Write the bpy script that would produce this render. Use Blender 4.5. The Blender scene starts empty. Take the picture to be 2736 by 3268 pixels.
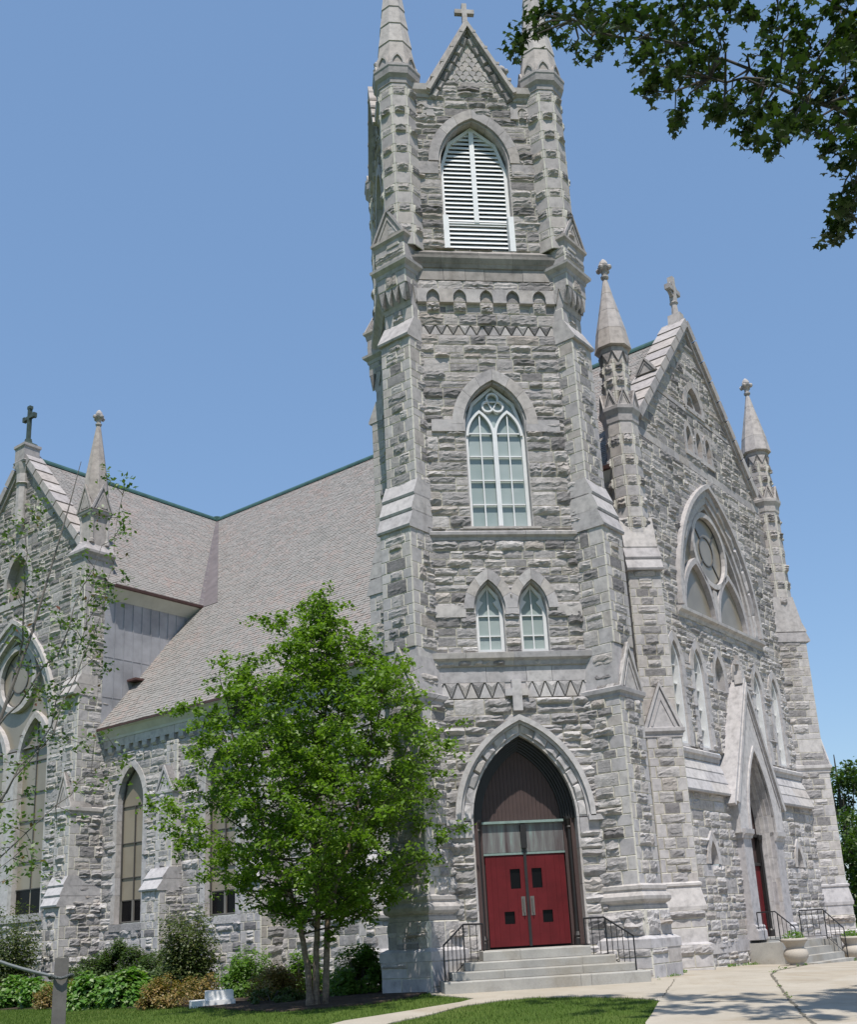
import bpy, math, random
import numpy as np
from mathutils import Vector, Matrix
R = math.radians
sc = bpy.context.scene
col = sc.collection
# ------------------------------------------------------------------ camera
TH, TI, RO = R(7.8138), R(16.3708), R(-3.2202)
cam = bpy.data.cameras.new('camera')
camo = bpy.data.objects.new('camera', cam)
col.objects.link(camo)
fwd = Vector((math.sin(TH) * math.cos(TI), math.cos(TH) * math.cos(TI), math.sin(TI)))
rgt = Vector((math.cos(TH), -math.sin(TH), 0))
upv = rgt.cross(fwd)
r_ = rgt * math.cos(RO) + upv * math.sin(RO)
u_ = -rgt * math.sin(RO) + upv * math.cos(RO)
mw = Matrix((r_, u_, -fwd)).transposed().to_4x4()
mw.translation = Vector((-5.24, -26.0, 1.06))
camo.matrix_world = mw
cam.sensor_fit = 'VERTICAL'
cam.sensor_height = 24.0
cam.lens = 24.0 * 3432.765 / 3268.0
cam.shift_x = (1368 - 1420) / 3268.0
cam.shift_y = (1980 - 1634) / 3268.0
cam.clip_start = 0.1
cam.clip_end = 6000
sc.camera = camo
# ------------------------------------------------------------------ light
SUN_EL, SUN_AZ = R(65), R(-4)          # azimuth measured from -Y towards +X
world = bpy.data.worlds.new('World')
sc.world = world
world.use_nodes = True
nt = world.node_tree
bg = nt.nodes['Background']
sky = nt.nodes.new('ShaderNodeTexSky')
sky.sky_type = 'NISHITA'
sky.sun_disc = False
sky.sun_elevation = SUN_EL
sdir = Vector((math.sin(SUN_AZ) * math.cos(SUN_EL), -math.cos(SUN_AZ) * math.cos(SUN_EL), math.sin(SUN_EL)))
sky.sun_rotation = math.atan2(sdir.x, sdir.y)
sky.air_density = 1.22
sky.dust_density = 0.4
sky.ozone_density = 3.6
hz = nt.nodes.new('ShaderNodeMix'); hz.data_type = 'RGBA'          # summer haze evens the sky out
hz.inputs[0].default_value = 0.5
hz.inputs[7].default_value = (1.24, 2.16, 3.72, 1)
nt.links.new(sky.outputs[0], hz.inputs[6])
nt.links.new(hz.outputs[2], bg.inputs[0])
bg.inputs[1].default_value = 0.148
sun = bpy.data.lights.new('sun', 'SUN')
sun.energy = 4.7
sun.angle = R(0.5)
sun.color = (1.0, 0.95, 0.88)
suno = bpy.data.objects.new('sun', sun)
col.objects.link(suno)
suno.rotation_euler = (-sdir).to_track_quat('-Z', 'Y').to_euler()
vs = sc.view_settings
vs.view_transform = 'Standard'
vs.look = 'None'
vs.gamma = 1.0
vs.exposure = 0.2
vs.use_curve_mapping = False
sc.cycles.max_bounces = 6
sc.cycles.transparent_max_bounces = 6
# ------------------------------------------------------------------ frames
r2 = math.sqrt(0.5)
def pt(s, n, z=0.0):
    """church axes (s along the facade, n along the nave) to world"""
    return Vector(((s - n) * r2, (s + n) * r2, z))
class Fr:
    """vertical wall frame: a to the right seen from outside, z up, d outwards"""
    def __init__(self, o, N, a0=0.0):
        self.o = np.array((o[0], o[1], 0.0))
        self.N = np.array((N[0], N[1], 0.0))
        self.e = np.array((-N[1], N[0], 0.0))
        self.o = self.o - self.e * a0
    def p(self, a, z, d=0.0):
        return self.o + self.e * a + self.N * d + np.array((0, 0, z))
    def pa(self, A, Z, D):
        A = np.asarray(A, float); Z = np.asarray(Z, float); D = np.asarray(D, float)
        out = self.o[None, :] + A[:, None] * self.e + D[:, None] * self.N
        out[:, 2] += Z
        return out
    def off(self, a=0, d=0):
        q = self.o + self.e * a + self.N * d
        return q
class MB:
    def __init__(self):
        self.v = []; self.f = []; self.m = []; self.n = 0; self.uv = None
    def add(self, verts, faces, mat=0):
        b = self.n
        verts = np.asarray(verts, float).reshape(-1, 3)
        self.v.append(verts); self.n += len(verts)
        for k, f in enumerate(faces):
            self.f.append([b + i for i in f])
            self.m.append(mat[k] if isinstance(mat, (list, np.ndarray)) else mat)
    def build(self, name, mats, parent=None, smooth=False, label=None, cat=None, group=None, kind=None):
        me = bpy.data.meshes.new(name)
        V = np.concatenate(self.v) if self.v else np.zeros((0, 3))
        me.from_pydata(V.tolist(), [], self.f)
        if not isinstance(mats, (list, tuple)): mats = [mats]
        for m in mats: me.materials.append(m)
        me.polygons.foreach_set('material_index', np.array(self.m, dtype=np.int32))
        if smooth: me.polygons.foreach_set('use_smooth', np.ones(len(self.f), dtype=bool))
        me.update()
        o = bpy.data.objects.new(name, me)
        col.objects.link(o)
        if parent is not None: o.parent = parent
        tag(o, label, cat, group, kind)
        return o
def tag(o, label=None, cat=None, group=None, kind=None):
    if label: o['label'] = label
    if cat: o['category'] = cat
    if group: o['group'] = group
    if kind: o['kind'] = kind
    return o
def empty(name, loc, label, cat, group=None):
    o = bpy.data.objects.new(name, None)
    o.empty_display_size = 0.2
    col.objects.link(o)
    o.location = loc
    return tag(o, label, cat, group)
def keep(o, parent):
    """parent in place (mesh data is in world coordinates)"""
    o.parent = parent
    o.matrix_parent_inverse = Matrix.Translation(-Vector(parent.location))
    return o
def copy_at(o, mat, parent, label=None, group=None):
    c = o.copy(); col.objects.link(c)
    c.parent = parent
    if parent is not None and parent.type == 'EMPTY' and o.matrix_parent_inverse: c.matrix_parent_inverse = o.matrix_parent_inverse.copy()
    c.matrix_basis = mat
    for ch in list(o.children):
        d = ch.copy(); col.objects.link(d); d.parent = c
    return c
# ------------------------------------------------------------------ solids
def box(mb, fr, a0, a1, z0, z1, d0, d1, mat=0):
    A = [a0, a1, a1, a0, a0, a1, a1, a0]; Z = [z0, z0, z1, z1, z0, z0, z1, z1]; D = [d0] * 4 + [d1] * 4
    mb.add(fr.pa(A, Z, D), [(4, 5, 6, 7), (1, 0, 3, 2), (0, 4, 7, 3), (5, 1, 2, 6), (7, 6, 2, 3), (0, 1, 5, 4)], mat)
def poly(mb, fr, pts, d0, d1, mat=0, back=False):
    """2-D outline (a,z), counter-clockwise seen from outside, extruded from d0 to d1 (front)"""
    n = len(pts)
    A = [p[0] for p in pts]; Z = [p[1] for p in pts]
    v = np.concatenate([fr.pa(A, Z, [d1] * n), fr.pa(A, Z, [d0] * n)])
    f = [tuple(range(n))] + [(i, n + i, n + (i + 1) % n, (i + 1) % n) for i in range(n)]
    if back: f.append(tuple(range(2 * n - 1, n - 1, -1)))
    mb.add(v, f, mat)
def extr(mb, fr, a0, a1, prof, mat=0):
    """profile of (d,z) points extruded along a; joints every so often left to the material"""
    n = len(prof)
    D = [p[0] for p in prof]; Z = [p[1] for p in prof]
    v = np.concatenate([fr.pa([a0] * n, Z, D), fr.pa([a1] * n, Z, D)])
    f = [(i, (i + 1) % n, n + (i + 1) % n, n + i) for i in range(n)] + [tuple(range(n - 1, -1, -1)), tuple(range(n, 2 * n))]
    mb.add(v, f, mat)
def course(mb, fr, a0, a1, prof, L=1.1, mat=0, seed=0):
    rnd = random.Random(seed)
    a = a0
    while a < a1 - 1e-4:
        b = a + L * rnd.uniform(.7, 1.2)
        if a1 - b < L * .4: b = a1
        extr(mb, fr, a, b - (.006 if b < a1 else 0), prof, mat)
        a = b
def arch(w, rise, n=10):
    """pointed arch from right springer over the apex to the left one"""
    r = (w * w + rise * rise) / (2 * w)
    c = w - r
    phi = math.atan2(rise, -c) if c < 0 else math.atan2(rise, -c)
    P = [(c + r * math.cos(phi * i / n), r * math.sin(phi * i / n)) for i in range(n + 1)]
    P[-1] = (0.0, rise)
    return P + [(-x, y) for x, y in P[-2::-1]]
def archw(w, rise):
    r = (w * w + rise * rise) / (2 * w); c = w - r
    def h(y):
        if y <= 0: return w
        if y >= rise: return 0.0
        return max(0.0, c + math.sqrt(max(0, r * r - y * y)))
    return h
def opening(ac, z0, zs, w, rise):
    hf = archw(w, rise)
    return (ac, lambda z: hf(z - zs), z0, zs + rise)
def outline(ac, z0, zs, w, rise, n=10):
    return [(ac + w, z0)] + [(ac + x, zs + y) for x, y in arch(w, rise, n)] + [(ac - w, z0)]
def ccw(p):
    return p
def ring(mb, fr, ac, zs, wi, ri, wo, ro, d0, d1, zi=None, nv=5, rock=0.0, mat=0, seed=1, jl=.38, gap=.008):
    """voussoirs (and jamb stones down to zi) between two pointed arches"""
    rnd = random.Random(seed)
    ns = nv * 2
    I = arch(wi, ri, ns); O = arch(wo, ro, ns)
    def stone(a, b):
        pin = I[a:b + 1]; pout = O[a:b + 1]
        sh = gap / 2
        ps = [(ac + x, zs + y) for x, y in pout] + [(ac + x, zs + y) for x, y in reversed(pin)]
        cx = sum(p[0] for p in ps) / len(ps); cz = sum(p[1] for p in ps) / len(ps)
        L = math.hypot(pout[0][0] - pout[-1][0], pout[0][1] - pout[-1][1]) + .01
        k = 1 - gap / L
        ps = [(cx + (p[0] - cx) * k, cz + (p[1] - cz) * k) for p in ps]
        solid(ps, cx, cz)
    def solid(ps, cx, cz):
        if rock:
            n = len(ps)
            dd = d1 + rnd.uniform(.3, 1) * rock
            A = [p[0] for p in ps]; Z = [p[1] for p in ps]
            v = np.concatenate([fr.pa(A, Z, [d1] * n), fr.pa(A, Z, [d0] * n),
                fr.pa([cx + (a - cx) * .8 + rnd.uniform(-.015, .015) for a in A], [cz + (z - cz) * .8 + rnd.uniform(-.015, .015) for z in Z], [dd + rnd.uniform(-.5, .5) * rock for _ in A])])
            f = [tuple(range(2 * n, 3 * n))] + [(i, (i + 1) % n, 2 * n + (i + 1) % n, 2 * n + i) for i in range(n)] + [(i, n + i, n + (i + 1) % n, (i + 1) % n) for i in range(n)]
            mb.add(v, f, mat)
        else:
            poly(mb, fr, ps, d0, d1 + rnd.uniform(-.004, .004), mat)
    for i in range(0, 2 * ns, 2): stone(i, i + 2)
    if zi is not None:
        for sg in (1, -1):
            z = zs; k = 0
            while z > zi + 1e-3:
                h = jl * rnd.uniform(.8, 1.25)
                zb = z - h
                if zb - zi < jl * .5: zb = zi
                a, b = (ac + wi, ac + wo) if sg > 0 else (ac - wo, ac - wi)
                ps = [(a, zb + gap), (b, zb + gap), (b, z), (a, z)]
                solid(ps, (a + b) / 2, (zb + z) / 2)
                z = zb
def ribbon(mb, fr, pts, w, d0, d1, closed=False, mat=0, side='c'):
    """bar of width w following a polyline in the wall plane"""
    P = [np.array(p, float) for p in pts]; n = len(P)
    L, Rr = [], []
    for i in range(n):
        if closed: a, b = P[(i - 1) % n], P[(i + 1) % n]
        else: a, b = P[max(0, i - 1)], P[min(n - 1, i + 1)]
        t1 = P[i] - a; t2 = b - P[i]
        if np.hypot(*t1) < 1e-6: t1 = t2
        if np.hypot(*t2) < 1e-6: t2 = t1
        t1 = t1 / np.hypot(*t1); t2 = t2 / np.hypot(*t2)
        n1 = np.array((-t1[1], t1[0])); n2 = np.array((-t2[1], t2[0]))
        m = n1 + n2
        m = m / max(.5, (m @ n1))
        if side == 'c': L.append(P[i] + m * w / 2); Rr.append(P[i] - m * w / 2)
        elif side == 'l': L.append(P[i] + m * w); Rr.append(P[i])
        else: L.append(P[i]); Rr.append(P[i] - m * w)
    A = np.array(L + Rr)
    v = np.concatenate([fr.pa(A[:, 0], A[:, 1], [d1] * 2 * n), fr.pa(A[:, 0], A[:, 1], [d0] * 2 * n)])
    f = []
    for i in range(n if closed else n - 1):
        j = (i + 1) % n
        f += [(i, n + i, n + j, j), (2 * n + i, i, j, 2 * n + j), (n + i, 3 * n + i, 3 * n + j, n + j)]
    if not closed:
        f += [(0, 2 * n, 3 * n, n), (n - 1, 2 * n - 1, 4 * n - 1, 3 * n - 1)]
    mb.add(v, f, mat)
def lathe(mb, c, prof, n=8, rot=math.pi / 8, mat=0, cap=True):
    """profile of (r,z) about the vertical through c; r is the apothem of the n-gon"""
    k = 1 / math.cos(math.pi / n) if n <= 12 else 1.0
    v = []
    for r, z in prof:
        for i in range(n):
            t = rot + 2 * math.pi * i / n
            v.append((c[0] + r * k * math.cos(t), c[1] + r * k * math.sin(t), z))
    f = []
    for j in range(len(prof) - 1):
        for i in range(n):
            f.append((j * n + i, j * n + (i + 1) % n, (j + 1) * n + (i + 1) % n, (j + 1) * n + i))
    if cap:
        f.append(tuple(range(n - 1, -1, -1)))
        f.append(tuple((len(prof) - 1) * n + i for i in range(n)))
    mb.add(v, f, mat)
def gablet(mb, fr, ac, z0, w, h, d0, d1, cop=.07, mat=0):
    """small triangular gable: solid body, recessed field, raised rakes"""
    poly(mb, fr, [(ac - w, z0), (ac + w, z0), (ac, z0 + h)], d0, d1 - .05, mat)
    ribbon(mb, fr, [(ac + w, z0), (ac, z0 + h), (ac - w, z0)], cop, d0, d1, False, mat, 'l')
    k = .62
    zz = z0 + .04
    ribbon(mb, fr, [(ac + w * k, zz), (ac, zz + h * k), (ac - w * k, zz)], cop * .5, d1 - .06, d1 - .025, False, mat, 'l')
# ------------------------------------------------------------------ masonry
def stone_block(mb, fr, x0, x1, z0, z1, lf, rf, rnd, kind, cell, amp, d0=0.0):
    W = x1 - x0; H = z1 - z0
    if W < .02 or H < .02: return
    j = .017
    if kind == 'dressed': nx, nz = 1, 1
    else: nx = max(2, int(round(W / cell))); nz = max(2, int(round(H / (cell * .5))))
    e = j / W; ez = j / H
    xs = [0, e] + [e + (1 - 2 * e) * i / (nx + 1) for i in range(1, nx + 1)] + [1 - e, 1]
    zs = [0, ez] + [ez + (1 - 2 * ez) * i / (nz + 1) for i in range(1, nz + 1)] + [1 - ez, 1]
    if kind == 'dressed': xs = [0, e, 1 - e, 1]; zs = [0, ez, 1 - ez, 1]
    NX, NZ = len(xs), len(zs)
    X = np.zeros((NZ, NX)); Z = np.zeros((NZ, NX)); D = np.zeros((NZ, NX))
    for k, t in enumerate(zs):
        z = z0 + t * H
        a = lf(z) if lf else x0
        b = rf(z) if rf else x1
        if b < a + .01: a = b = (a + b) / 2 if (lf and rf) else (b if lf is None else a)
        X[k] = a + np.array(xs) * (b - a); Z[k] = z
    if kind == 'dressed':
        D[1:-1, 1:-1] = .012 + rnd.random() * .006
    else:
        g = amp * .82 * rnd.uniform(.4, 1.25)
        if rnd.random() < .22: g *= .3
        row = np.array([rnd.uniform(-1, 1) for _ in range(NZ)])
        cl = np.array([rnd.uniform(-1, 1) for _ in range(NX)])
        tx = np.array(xs); tz = np.array(zs)
        pz = rnd.uniform(.35, .75)
        prof = np.where(tz < pz, tz / pz, (1 - tz) / (1 - pz)) ** .38
        profx = np.clip(np.minimum(tx, 1 - tx) * 7, 0, 1) ** .5
        D = .016 + g * prof[:, None] * profx[None, :] * (1 + .38 * row[:, None] + .25 * cl[None, :])
        D += (np.array([[rnd.uniform(-1, 1) for _ in range(NX)] for _ in range(NZ)])) * g * .2
        D = np.maximum(D, .008)
        D[0] = D[-1] = 0; D[:, 0] = D[:, -1] = 0
        D[1, 1:-1] = np.minimum(D[1, 1:-1], .03); 
        jx = np.array([[rnd.uniform(-1, 1) for _ in range(NX)] for _ in range(NZ)]) * cell * .22
        jz = np.array([[rnd.uniform(-1, 1) for _ in range(NX)] for _ in range(NZ)]) * H * .09
        jx[:2] = jx[-2:] = 0; jx[:, :2] = jx[:, -2:] = 0
        jz[:2] = jz[-2:] = 0; jz[:, :2] = jz[:, -2:] = 0
        X += jx; Z += jz
    D = D + d0
    v = fr.pa(X.ravel(), Z.ravel(), D.ravel())
    faces, mats = [], []
    for k in range(NZ - 1):
        for i in range(NX - 1):
            q = k * NX + i
            faces.append((q, q + 1, q + NX + 1, q + NX))
            edge = k == 0 or i == 0 or k == NZ - 2 or i == NX - 2
            mats.append(1 if edge else (2 if kind == 'dressed' else 0))
    mb.add(v, faces, mats)
def ashlar(mb, fr, z0, z1, span, holes=(), quoin=(0, 0), bands=(.18, .23, .29, .36, .43, .5), L=(.34, .95), amp=.055, seed=0, d0=0.0, cell=.13, levels=(), flat=.0, qw=(.22, .4)):
    rnd = random.Random(seed)
    lv = sorted([l for l in list(levels) + [h[2] for h in holes] if z0 < l < z1] + [z1])
    z = z0; alt = 0
    sp = span if callable(span) else (lambda zz: span)
    while z < z1 - 1e-4:
        H = rnd.choice(bands)
        nl = min(l for l in lv if l > z + 1e-4)
        if z + H > nl - .14: H = nl - z
        zt = z + H; zm = z + H / 2
        alt ^= 1
        a0, a1 = sp(zm)
        if a1 - a0 < .05: z = zt; continue
        ivs = [(a0, a1, (lambda zz: sp(zz)[0]), (lambda zz: sp(zz)[1]), True, True)]
        for (ac, hf, zl, zh) in holes:
            if not (zl - 1e-4 <= zm): continue
            if zm > zh: continue
            h = hf(zm)
            if h <= 0.0: continue
            new = []
            for (a, b, lf, rf, ql, qr) in ivs:
                if ac + h <= a or ac - h >= b: new.append((a, b, lf, rf, ql, qr)); continue
                if ac - h > a + .02: new.append((a, ac - h, lf, (lambda zz, ac=ac, hf=hf: ac - hf(zz)), ql, False))
                if ac + h < b - .02: new.append((ac + h, b, (lambda zz, ac=ac, hf=hf: ac + hf(zz)), rf, False, qr))
            ivs = new
        for (a, b, lf, rf, ql, qr) in ivs:
            pos = a; first = True
            end = b
            tail = None
            if qr and quoin[1] and b - a > .5:
                w = qw[alt]; tail = b - w; end = tail
            if ql and quoin[0] and b - a > .5:
                w = qw[1 - alt] if not quoin[1] else qw[alt]
                stone_block(mb, fr, a, a + w, z, zt, lf, None, rnd, 'dressed', cell, amp, d0)
                pos = a + w; first = False
            while pos < end - 1e-4:
                Lb = rnd.uniform(*L) * (1.0 if H > .25 else .85)
                nb = pos + Lb
                if end - nb < L[0] * .7: nb = end
                l_ = lf if first else None
                r_ = rf if (nb >= b - 1e-4) else None
                kd = 'dressed' if rnd.random() < flat else 'rock'
                if H > .36 and rnd.random() < .62:
                    zc = z + H * rnd.uniform(.36, .64)
                    if nb - pos > .62 and rnd.random() < .5:
                        xm = pos + (nb - pos) * rnd.uniform(.35, .65)
                        stone_block(mb, fr, pos, xm, z, zc, l_, None, rnd, kd, cell, amp, d0)
                        stone_block(mb, fr, xm, nb, z, zc, None, r_, rnd, kd, cell, amp, d0)
                    else: stone_block(mb, fr, pos, nb, z, zc, l_, r_, rnd, kd, cell, amp, d0)
                    stone_block(mb, fr, pos, nb, zc, zt, l_, r_, rnd, 'rock', cell, amp, d0)
                else:
                    stone_block(mb, fr, pos, nb, z, zt, l_, r_, rnd, kd, cell, amp, d0)
                pos = nb; first = False
            if tail is not None:
                stone_block(mb, fr, tail, b, z, zt, None, rf, rnd, 'dressed', cell, amp, d0)
        z = zt
def smooth_course(mb, fr, a0, a1, z0, z1, d=.015, L=.9, mat=2, seed=3, back=-.05):
    rnd = random.Random(seed); a = a0
    while a < a1 - 1e-4:
        b = a + L * rnd.uniform(.6, 1.3)
        if a1 - b < L * .4: b = a1
        box(mb, fr, a + .005, b - .005, z0 + .004, z1 - .004, back, d + rnd.uniform(-.004, .004), mat)
        a = b
def zigzag(mb, fr, a0, a1, z0, z1, n, mat=2, d=.02, seed=5):
    """row of alternating smooth up-triangles and rock-faced down-triangles with dark joints"""
    rnd = random.Random(seed)
    w = (a1 - a0) / n
    g = .026
    box(mb, fr, a0, a1, z0, z1, -.08, -.03, 3)  # darker stone behind the gaps colours the joints as shadow lines
    for i in range(n):
        a = a0 + i * w
        poly(mb, fr, [(a + g, z0 + .005), (a + w - g, z0 + .005), (a + w / 2, z1 - .03)], -.03, d, mat)
    for i in range(n + 1):
        c = a0 + i * w
        l, r = max(a0, c - w / 2 + g), min(a1, c + w / 2 - g)
        if i == 0: P = [(a0, z0 + .06), (r, z1 - .004), (a0, z1 - .004)]
        elif i == n: P = [(a1, z0 + .06), (a1, z1 - .004), (l, z1 - .004)]
        else: P = [(c, z0 + .03), (r, z1 - .004), (l, z1 - .004)]
        cx = sum(p[0] for p in P) / 3; cz = sum(p[1] for p in P) / 3
        v = list(fr.pa([p[0] for p in P], [p[1] for p in P], [.02] * 3)) + [fr.p(cx, cz, .02 + rnd.uniform(.02, .05))] + list(fr.pa([p[0] for p in P], [p[1] for p in P], [-.03] * 3))
        mb.add(v, [(0, 1, 3), (1, 2, 3), (2, 0, 3), (0, 4, 5, 1), (1, 5, 6, 2), (2, 6, 4, 0)], 0)
# ------------------------------------------------------------------ materials
def mat(name):
    m = bpy.data.materials.new(name); m.use_nodes = True
    return m, m.node_tree, m.node_tree.nodes['Principled BSDF']
def N(t, typ, **kw):
    n = t.nodes.new(typ)
    for k, v in kw.items(): setattr(n, k, v)
    return n
def ramp(t, stops, fac=None, const=False):
    n = N(t, 'ShaderNodeValToRGB')
    if const: n.color_ramp.interpolation = 'CONSTANT'
    el = n.color_ramp.elements
    while len(el) < len(stops): el.new(0.5)
    for e, (p, c) in zip(el, stops):
        e.position = p; e.color = (c[0], c[1], c[2], 1)
    if fac is not None: t.links.new(fac, n.inputs[0])
    return n
def noise(t, scale, detail=4, rough=.55, vec=None, dist=0.0):
    n = N(t, 'ShaderNodeTexNoise')
    n.inputs['Scale'].default_value = scale; n.inputs['Detail'].default_value = detail
    n.inputs['Roughness'].default_value = rough; n.inputs['Distortion'].default_value = dist
    if vec is not None: t.links.new(vec, n.inputs['Vector'])
    return n
def mix(t, a, b, fac, mode='MIX'):
    n = N(t, 'ShaderNodeMix', data_type='RGBA', blend_type=mode)
    for sock, v in ((n.inputs[6], a), (n.inputs[7], b), (n.inputs[0], fac)):
        if hasattr(v, 'is_linked') or hasattr(v, 'links'): t.links.new(v, sock)
        elif isinstance(v, (int, float)): sock.default_value = v
        else: sock.default_value = (v[0], v[1], v[2], 1)
    return n.outputs[2]
def mapr(t, v, a, b, c=0.0, d=1.0):
    n = N(t, 'ShaderNodeMapRange'); t.links.new(v, n.inputs[0])
    for i, x in enumerate((a, b, c, d)): n.inputs[i + 1].default_value = x
    return n.outputs[0]
def bump(t, h, strength, dist, bsdf):
    n = N(t, 'ShaderNodeBump'); n.inputs['Strength'].default_value = strength; n.inputs['Distance'].default_value = dist
    t.links.new(h, n.inputs['Height']); t.links.new(n.outputs[0], bsdf.inputs['Normal'])
def simple(name, c, rough=.6, metal=0.0, nscale=0, namp=.15, bumpd=0.0, spec=None):
    m, t, b = mat(name)
    b.inputs['Roughness'].default_value = rough; b.inputs['Metallic'].default_value = metal
    if spec is not None: b.inputs['Specular IOR Level'].default_value = spec
    if nscale:
        co = N(t, 'ShaderNodeTexCoord')
        n = noise(t, nscale, 5, .6, co.outputs['Object'])
        lo = [max(0, x * (1 - namp)) for x in c]; hi = [min(1, x * (1 + namp)) for x in c]
        rp = ramp(t, [(.3, lo), (.7, hi)], n.outputs[0])
        t.links.new(rp.outputs[0], b.inputs['Base Color'])
        if bumpd: bump(t, n.outputs[0], .6, bumpd, b)
    else: b.inputs['Base Color'].default_value = (c[0], c[1], c[2], 1)
    return m
def stone_mat(name, stops, warm=.0, streak=.7, bumpd=.012, nsc=9.0, lichen=0.0):
    m, t, b = mat(name)
    geo = N(t, 'ShaderNodeNewGeometry'); co = N(t, 'ShaderNodeTexCoord')
    rp = ramp(t, stops, geo.outputs['Random Per Island'])
    n1 = noise(t, nsc, 6, .65, co.outputs['Object'])
    c = mix(t, rp.outputs[0], ramp(t, [(.28, (.58, .58, .585)), (.5, (.97, .97, .97)), (.72, (1.2, 1.19, 1.18))], n1.outputs[0]).outputs[0], .8, 'MULTIPLY')
    # rain streaks and soot with a shape of their own
    mp = N(t, 'ShaderNodeMapping'); mp.inputs['Scale'].default_value = (1.6, 1.6, .22)
    t.links.new(co.outputs['Object'], mp.inputs[0])
    n2 = noise(t, 1.0, 6, .7, mp.outputs[0], .3)
    c = mix(t, c, mix(t, c, (.62, .60, .57), 1.0, 'MULTIPLY'), mapr(t, n2.outputs[0], .5, .72, 0, streak))
    # weathering: the upper stone has gone brownish, the lower is bluish white
    sx = N(t, 'ShaderNodeSeparateXYZ'); t.links.new(co.outputs['Object'], sx.inputs[0])
    n3 = noise(t, .35, 3, .5, co.outputs['Object'])
    hh = N(t, 'ShaderNodeMath', operation='MULTIPLY_ADD'); t.links.new(n3.outputs[0], hh.inputs[0]); hh.inputs[1].default_value = 9.0; t.links.new(sx.outputs[2], hh.inputs[2])
    tint = ramp(t, [(0, (1.06, 1.03, 1.055)), (.35, (1.0, .965, .97)), (1, (.86, .80, .785))], mapr(t, hh.outputs[0], 6, 24))
    c = mix(t, c, tint.outputs[0], .9, 'MULTIPLY')
    t.links.new(c, b.inputs['Base Color'])
    b.inputs['Roughness'].default_value = .88
    b.inputs['Specular IOR Level'].default_value = .25
    n4 = noise(t, 26, 5, .7, co.outputs['Object'])
    bump(t, n4.outputs[0], .8, bumpd, b)
    return m
ROCK = stone_mat('rock_faced_stone', [(0, (.20, .195, .195)), (.18, (.295, .29, .288)), (.4, (.365, .357, .352)), (.6, (.42, .408, .395)), (.8, (.485, .475, .465)), (1, (.38, .352, .32))], bumpd=.02)
MORT = simple('mortar', (.50, .475, .42), .95, nscale=4, namp=.2)
DRESS = stone_mat('dressed_stone', [(0, (.385, .378, .38)), (.35, (.445, .438, .436)), (.7, (.50, .49, .475)), (1, (.415, .392, .365))], bumpd=.004, streak=.45, nsc=5)
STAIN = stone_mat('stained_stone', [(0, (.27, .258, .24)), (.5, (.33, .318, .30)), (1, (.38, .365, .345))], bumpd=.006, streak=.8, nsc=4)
STONE = [ROCK, MORT, DRESS, STAIN]
def slate_mat():
    m, t, b = mat('slate')
    geo = N(t, 'ShaderNodeNewGeometry'); co = N(t, 'ShaderNodeTexCoord')
    n = noise(t, .35, 5, .65, co.outputs['Object'])
    k = N(t, 'ShaderNodeMath', operation='MULTIPLY_ADD')
    t.links.new(n.outputs[0], k.inputs[0]); k.inputs[1].default_value = 1.1; 
    k2 = N(t, 'ShaderNodeMath', operation='MULTIPLY_ADD'); t.links.new(geo.outputs['Random Per Island'], k2.inputs[0]); k2.inputs[1].default_value = .5; k2.inputs[2].default_value = -.41
    t.links.new(k2.outputs[0], k.inputs[2])
    rp = ramp(t, [(.05, (.235, .222, .207)), (.25, (.255, .24, .224)), (.42, (.263, .243, .226)), (.58, (.278, .242, .222)), (.85, (.30, .235, .208))], k.outputs[0])
    n2 = noise(t, 14, 4, .6, co.outputs['Object'])
    c = mix(t, rp.outputs[0], ramp(t, [(.3, (.8, .8, .8)), (.7, (1.15, 1.15, 1.15))], n2.outputs[0]).outputs[0], .8, 'MULTIPLY')
    t.links.new(c, b.inputs['Base Color'])
    b.inputs['Roughness'].default_value = .7
    bump(t, n2.outputs[0], .4, .01, b)
    return m
SLATE = slate_mat()
SLATEBASE = simple('slate_underlay', (.1, .1, .1), .8)
GREENM = simple('green_copper', (.035, .085, .07), .5, .1, 3, .25)
LEADM = simple('lead_coated_copper', (.35, .35, .375), .5, .25, 1.2, .22)
VALLEY = simple('valley_flashing', (.17, .145, .145), .55, .2, 2, .2)
COPPER = simple('copper', (.33, .16, .10), .45, .5, 4, .35)
BROWNG = simple('brown_gutter', (.10, .05, .045), .5, .1, 3, .2)
CREAM = simple('cream_wood', (.50, .49, .455), .6, 0, 2, .1)
WHITE = simple('white_paint', (.67, .67, .67), .5, 0, 3, .07)
DARKWIN = simple('dark_glass', (.006, .006, .007), .25, 0, 0, .1, 0, .12)
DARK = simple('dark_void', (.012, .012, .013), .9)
def glass_mat(name, c1, c2, rough, sc_):
    m, t, b = mat(name)
    co = N(t, 'ShaderNodeTexCoord')
    n = noise(t, sc_, 3, .5, co.outputs['Object'])
    rp = ramp(t, [(.35, c1), (.65, c2)], n.outputs[0])
    t.links.new(rp.outputs[0], b.inputs['Base Color'])
    b.inputs['Roughness'].default_value = rough
    n2 = noise(t, 2.5, 2, .5, co.outputs['Object'])
    bump(t, n2.outputs[0], .15, .02, b)
    return m
PALEGLASS = glass_mat('pale_glass', (.27, .325, .315), (.36, .405, .395), .12, .8)
BEIGE = glass_mat('storm_glazing', (.215, .185, .14), (.28, .245, .19), .25, .7)
LEADBAR = simple('window_bar', (.07, .065, .06), .5)
REDDOOR = simple('red_paint', (.105, .0105, .0135), .6, 0, 2.5, .16, 0, .2)
BROWNWOOD = simple('brown_boards', (.06, .036, .033), .6, 0, 3, .12)
BLACKWOOD = simple('dark_stained_wood', (.017, .015, .015), .45, 0, 5, .3)
BRONZE = simple('bronze_plate', (.14, .13, .12), .45, .3)
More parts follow.
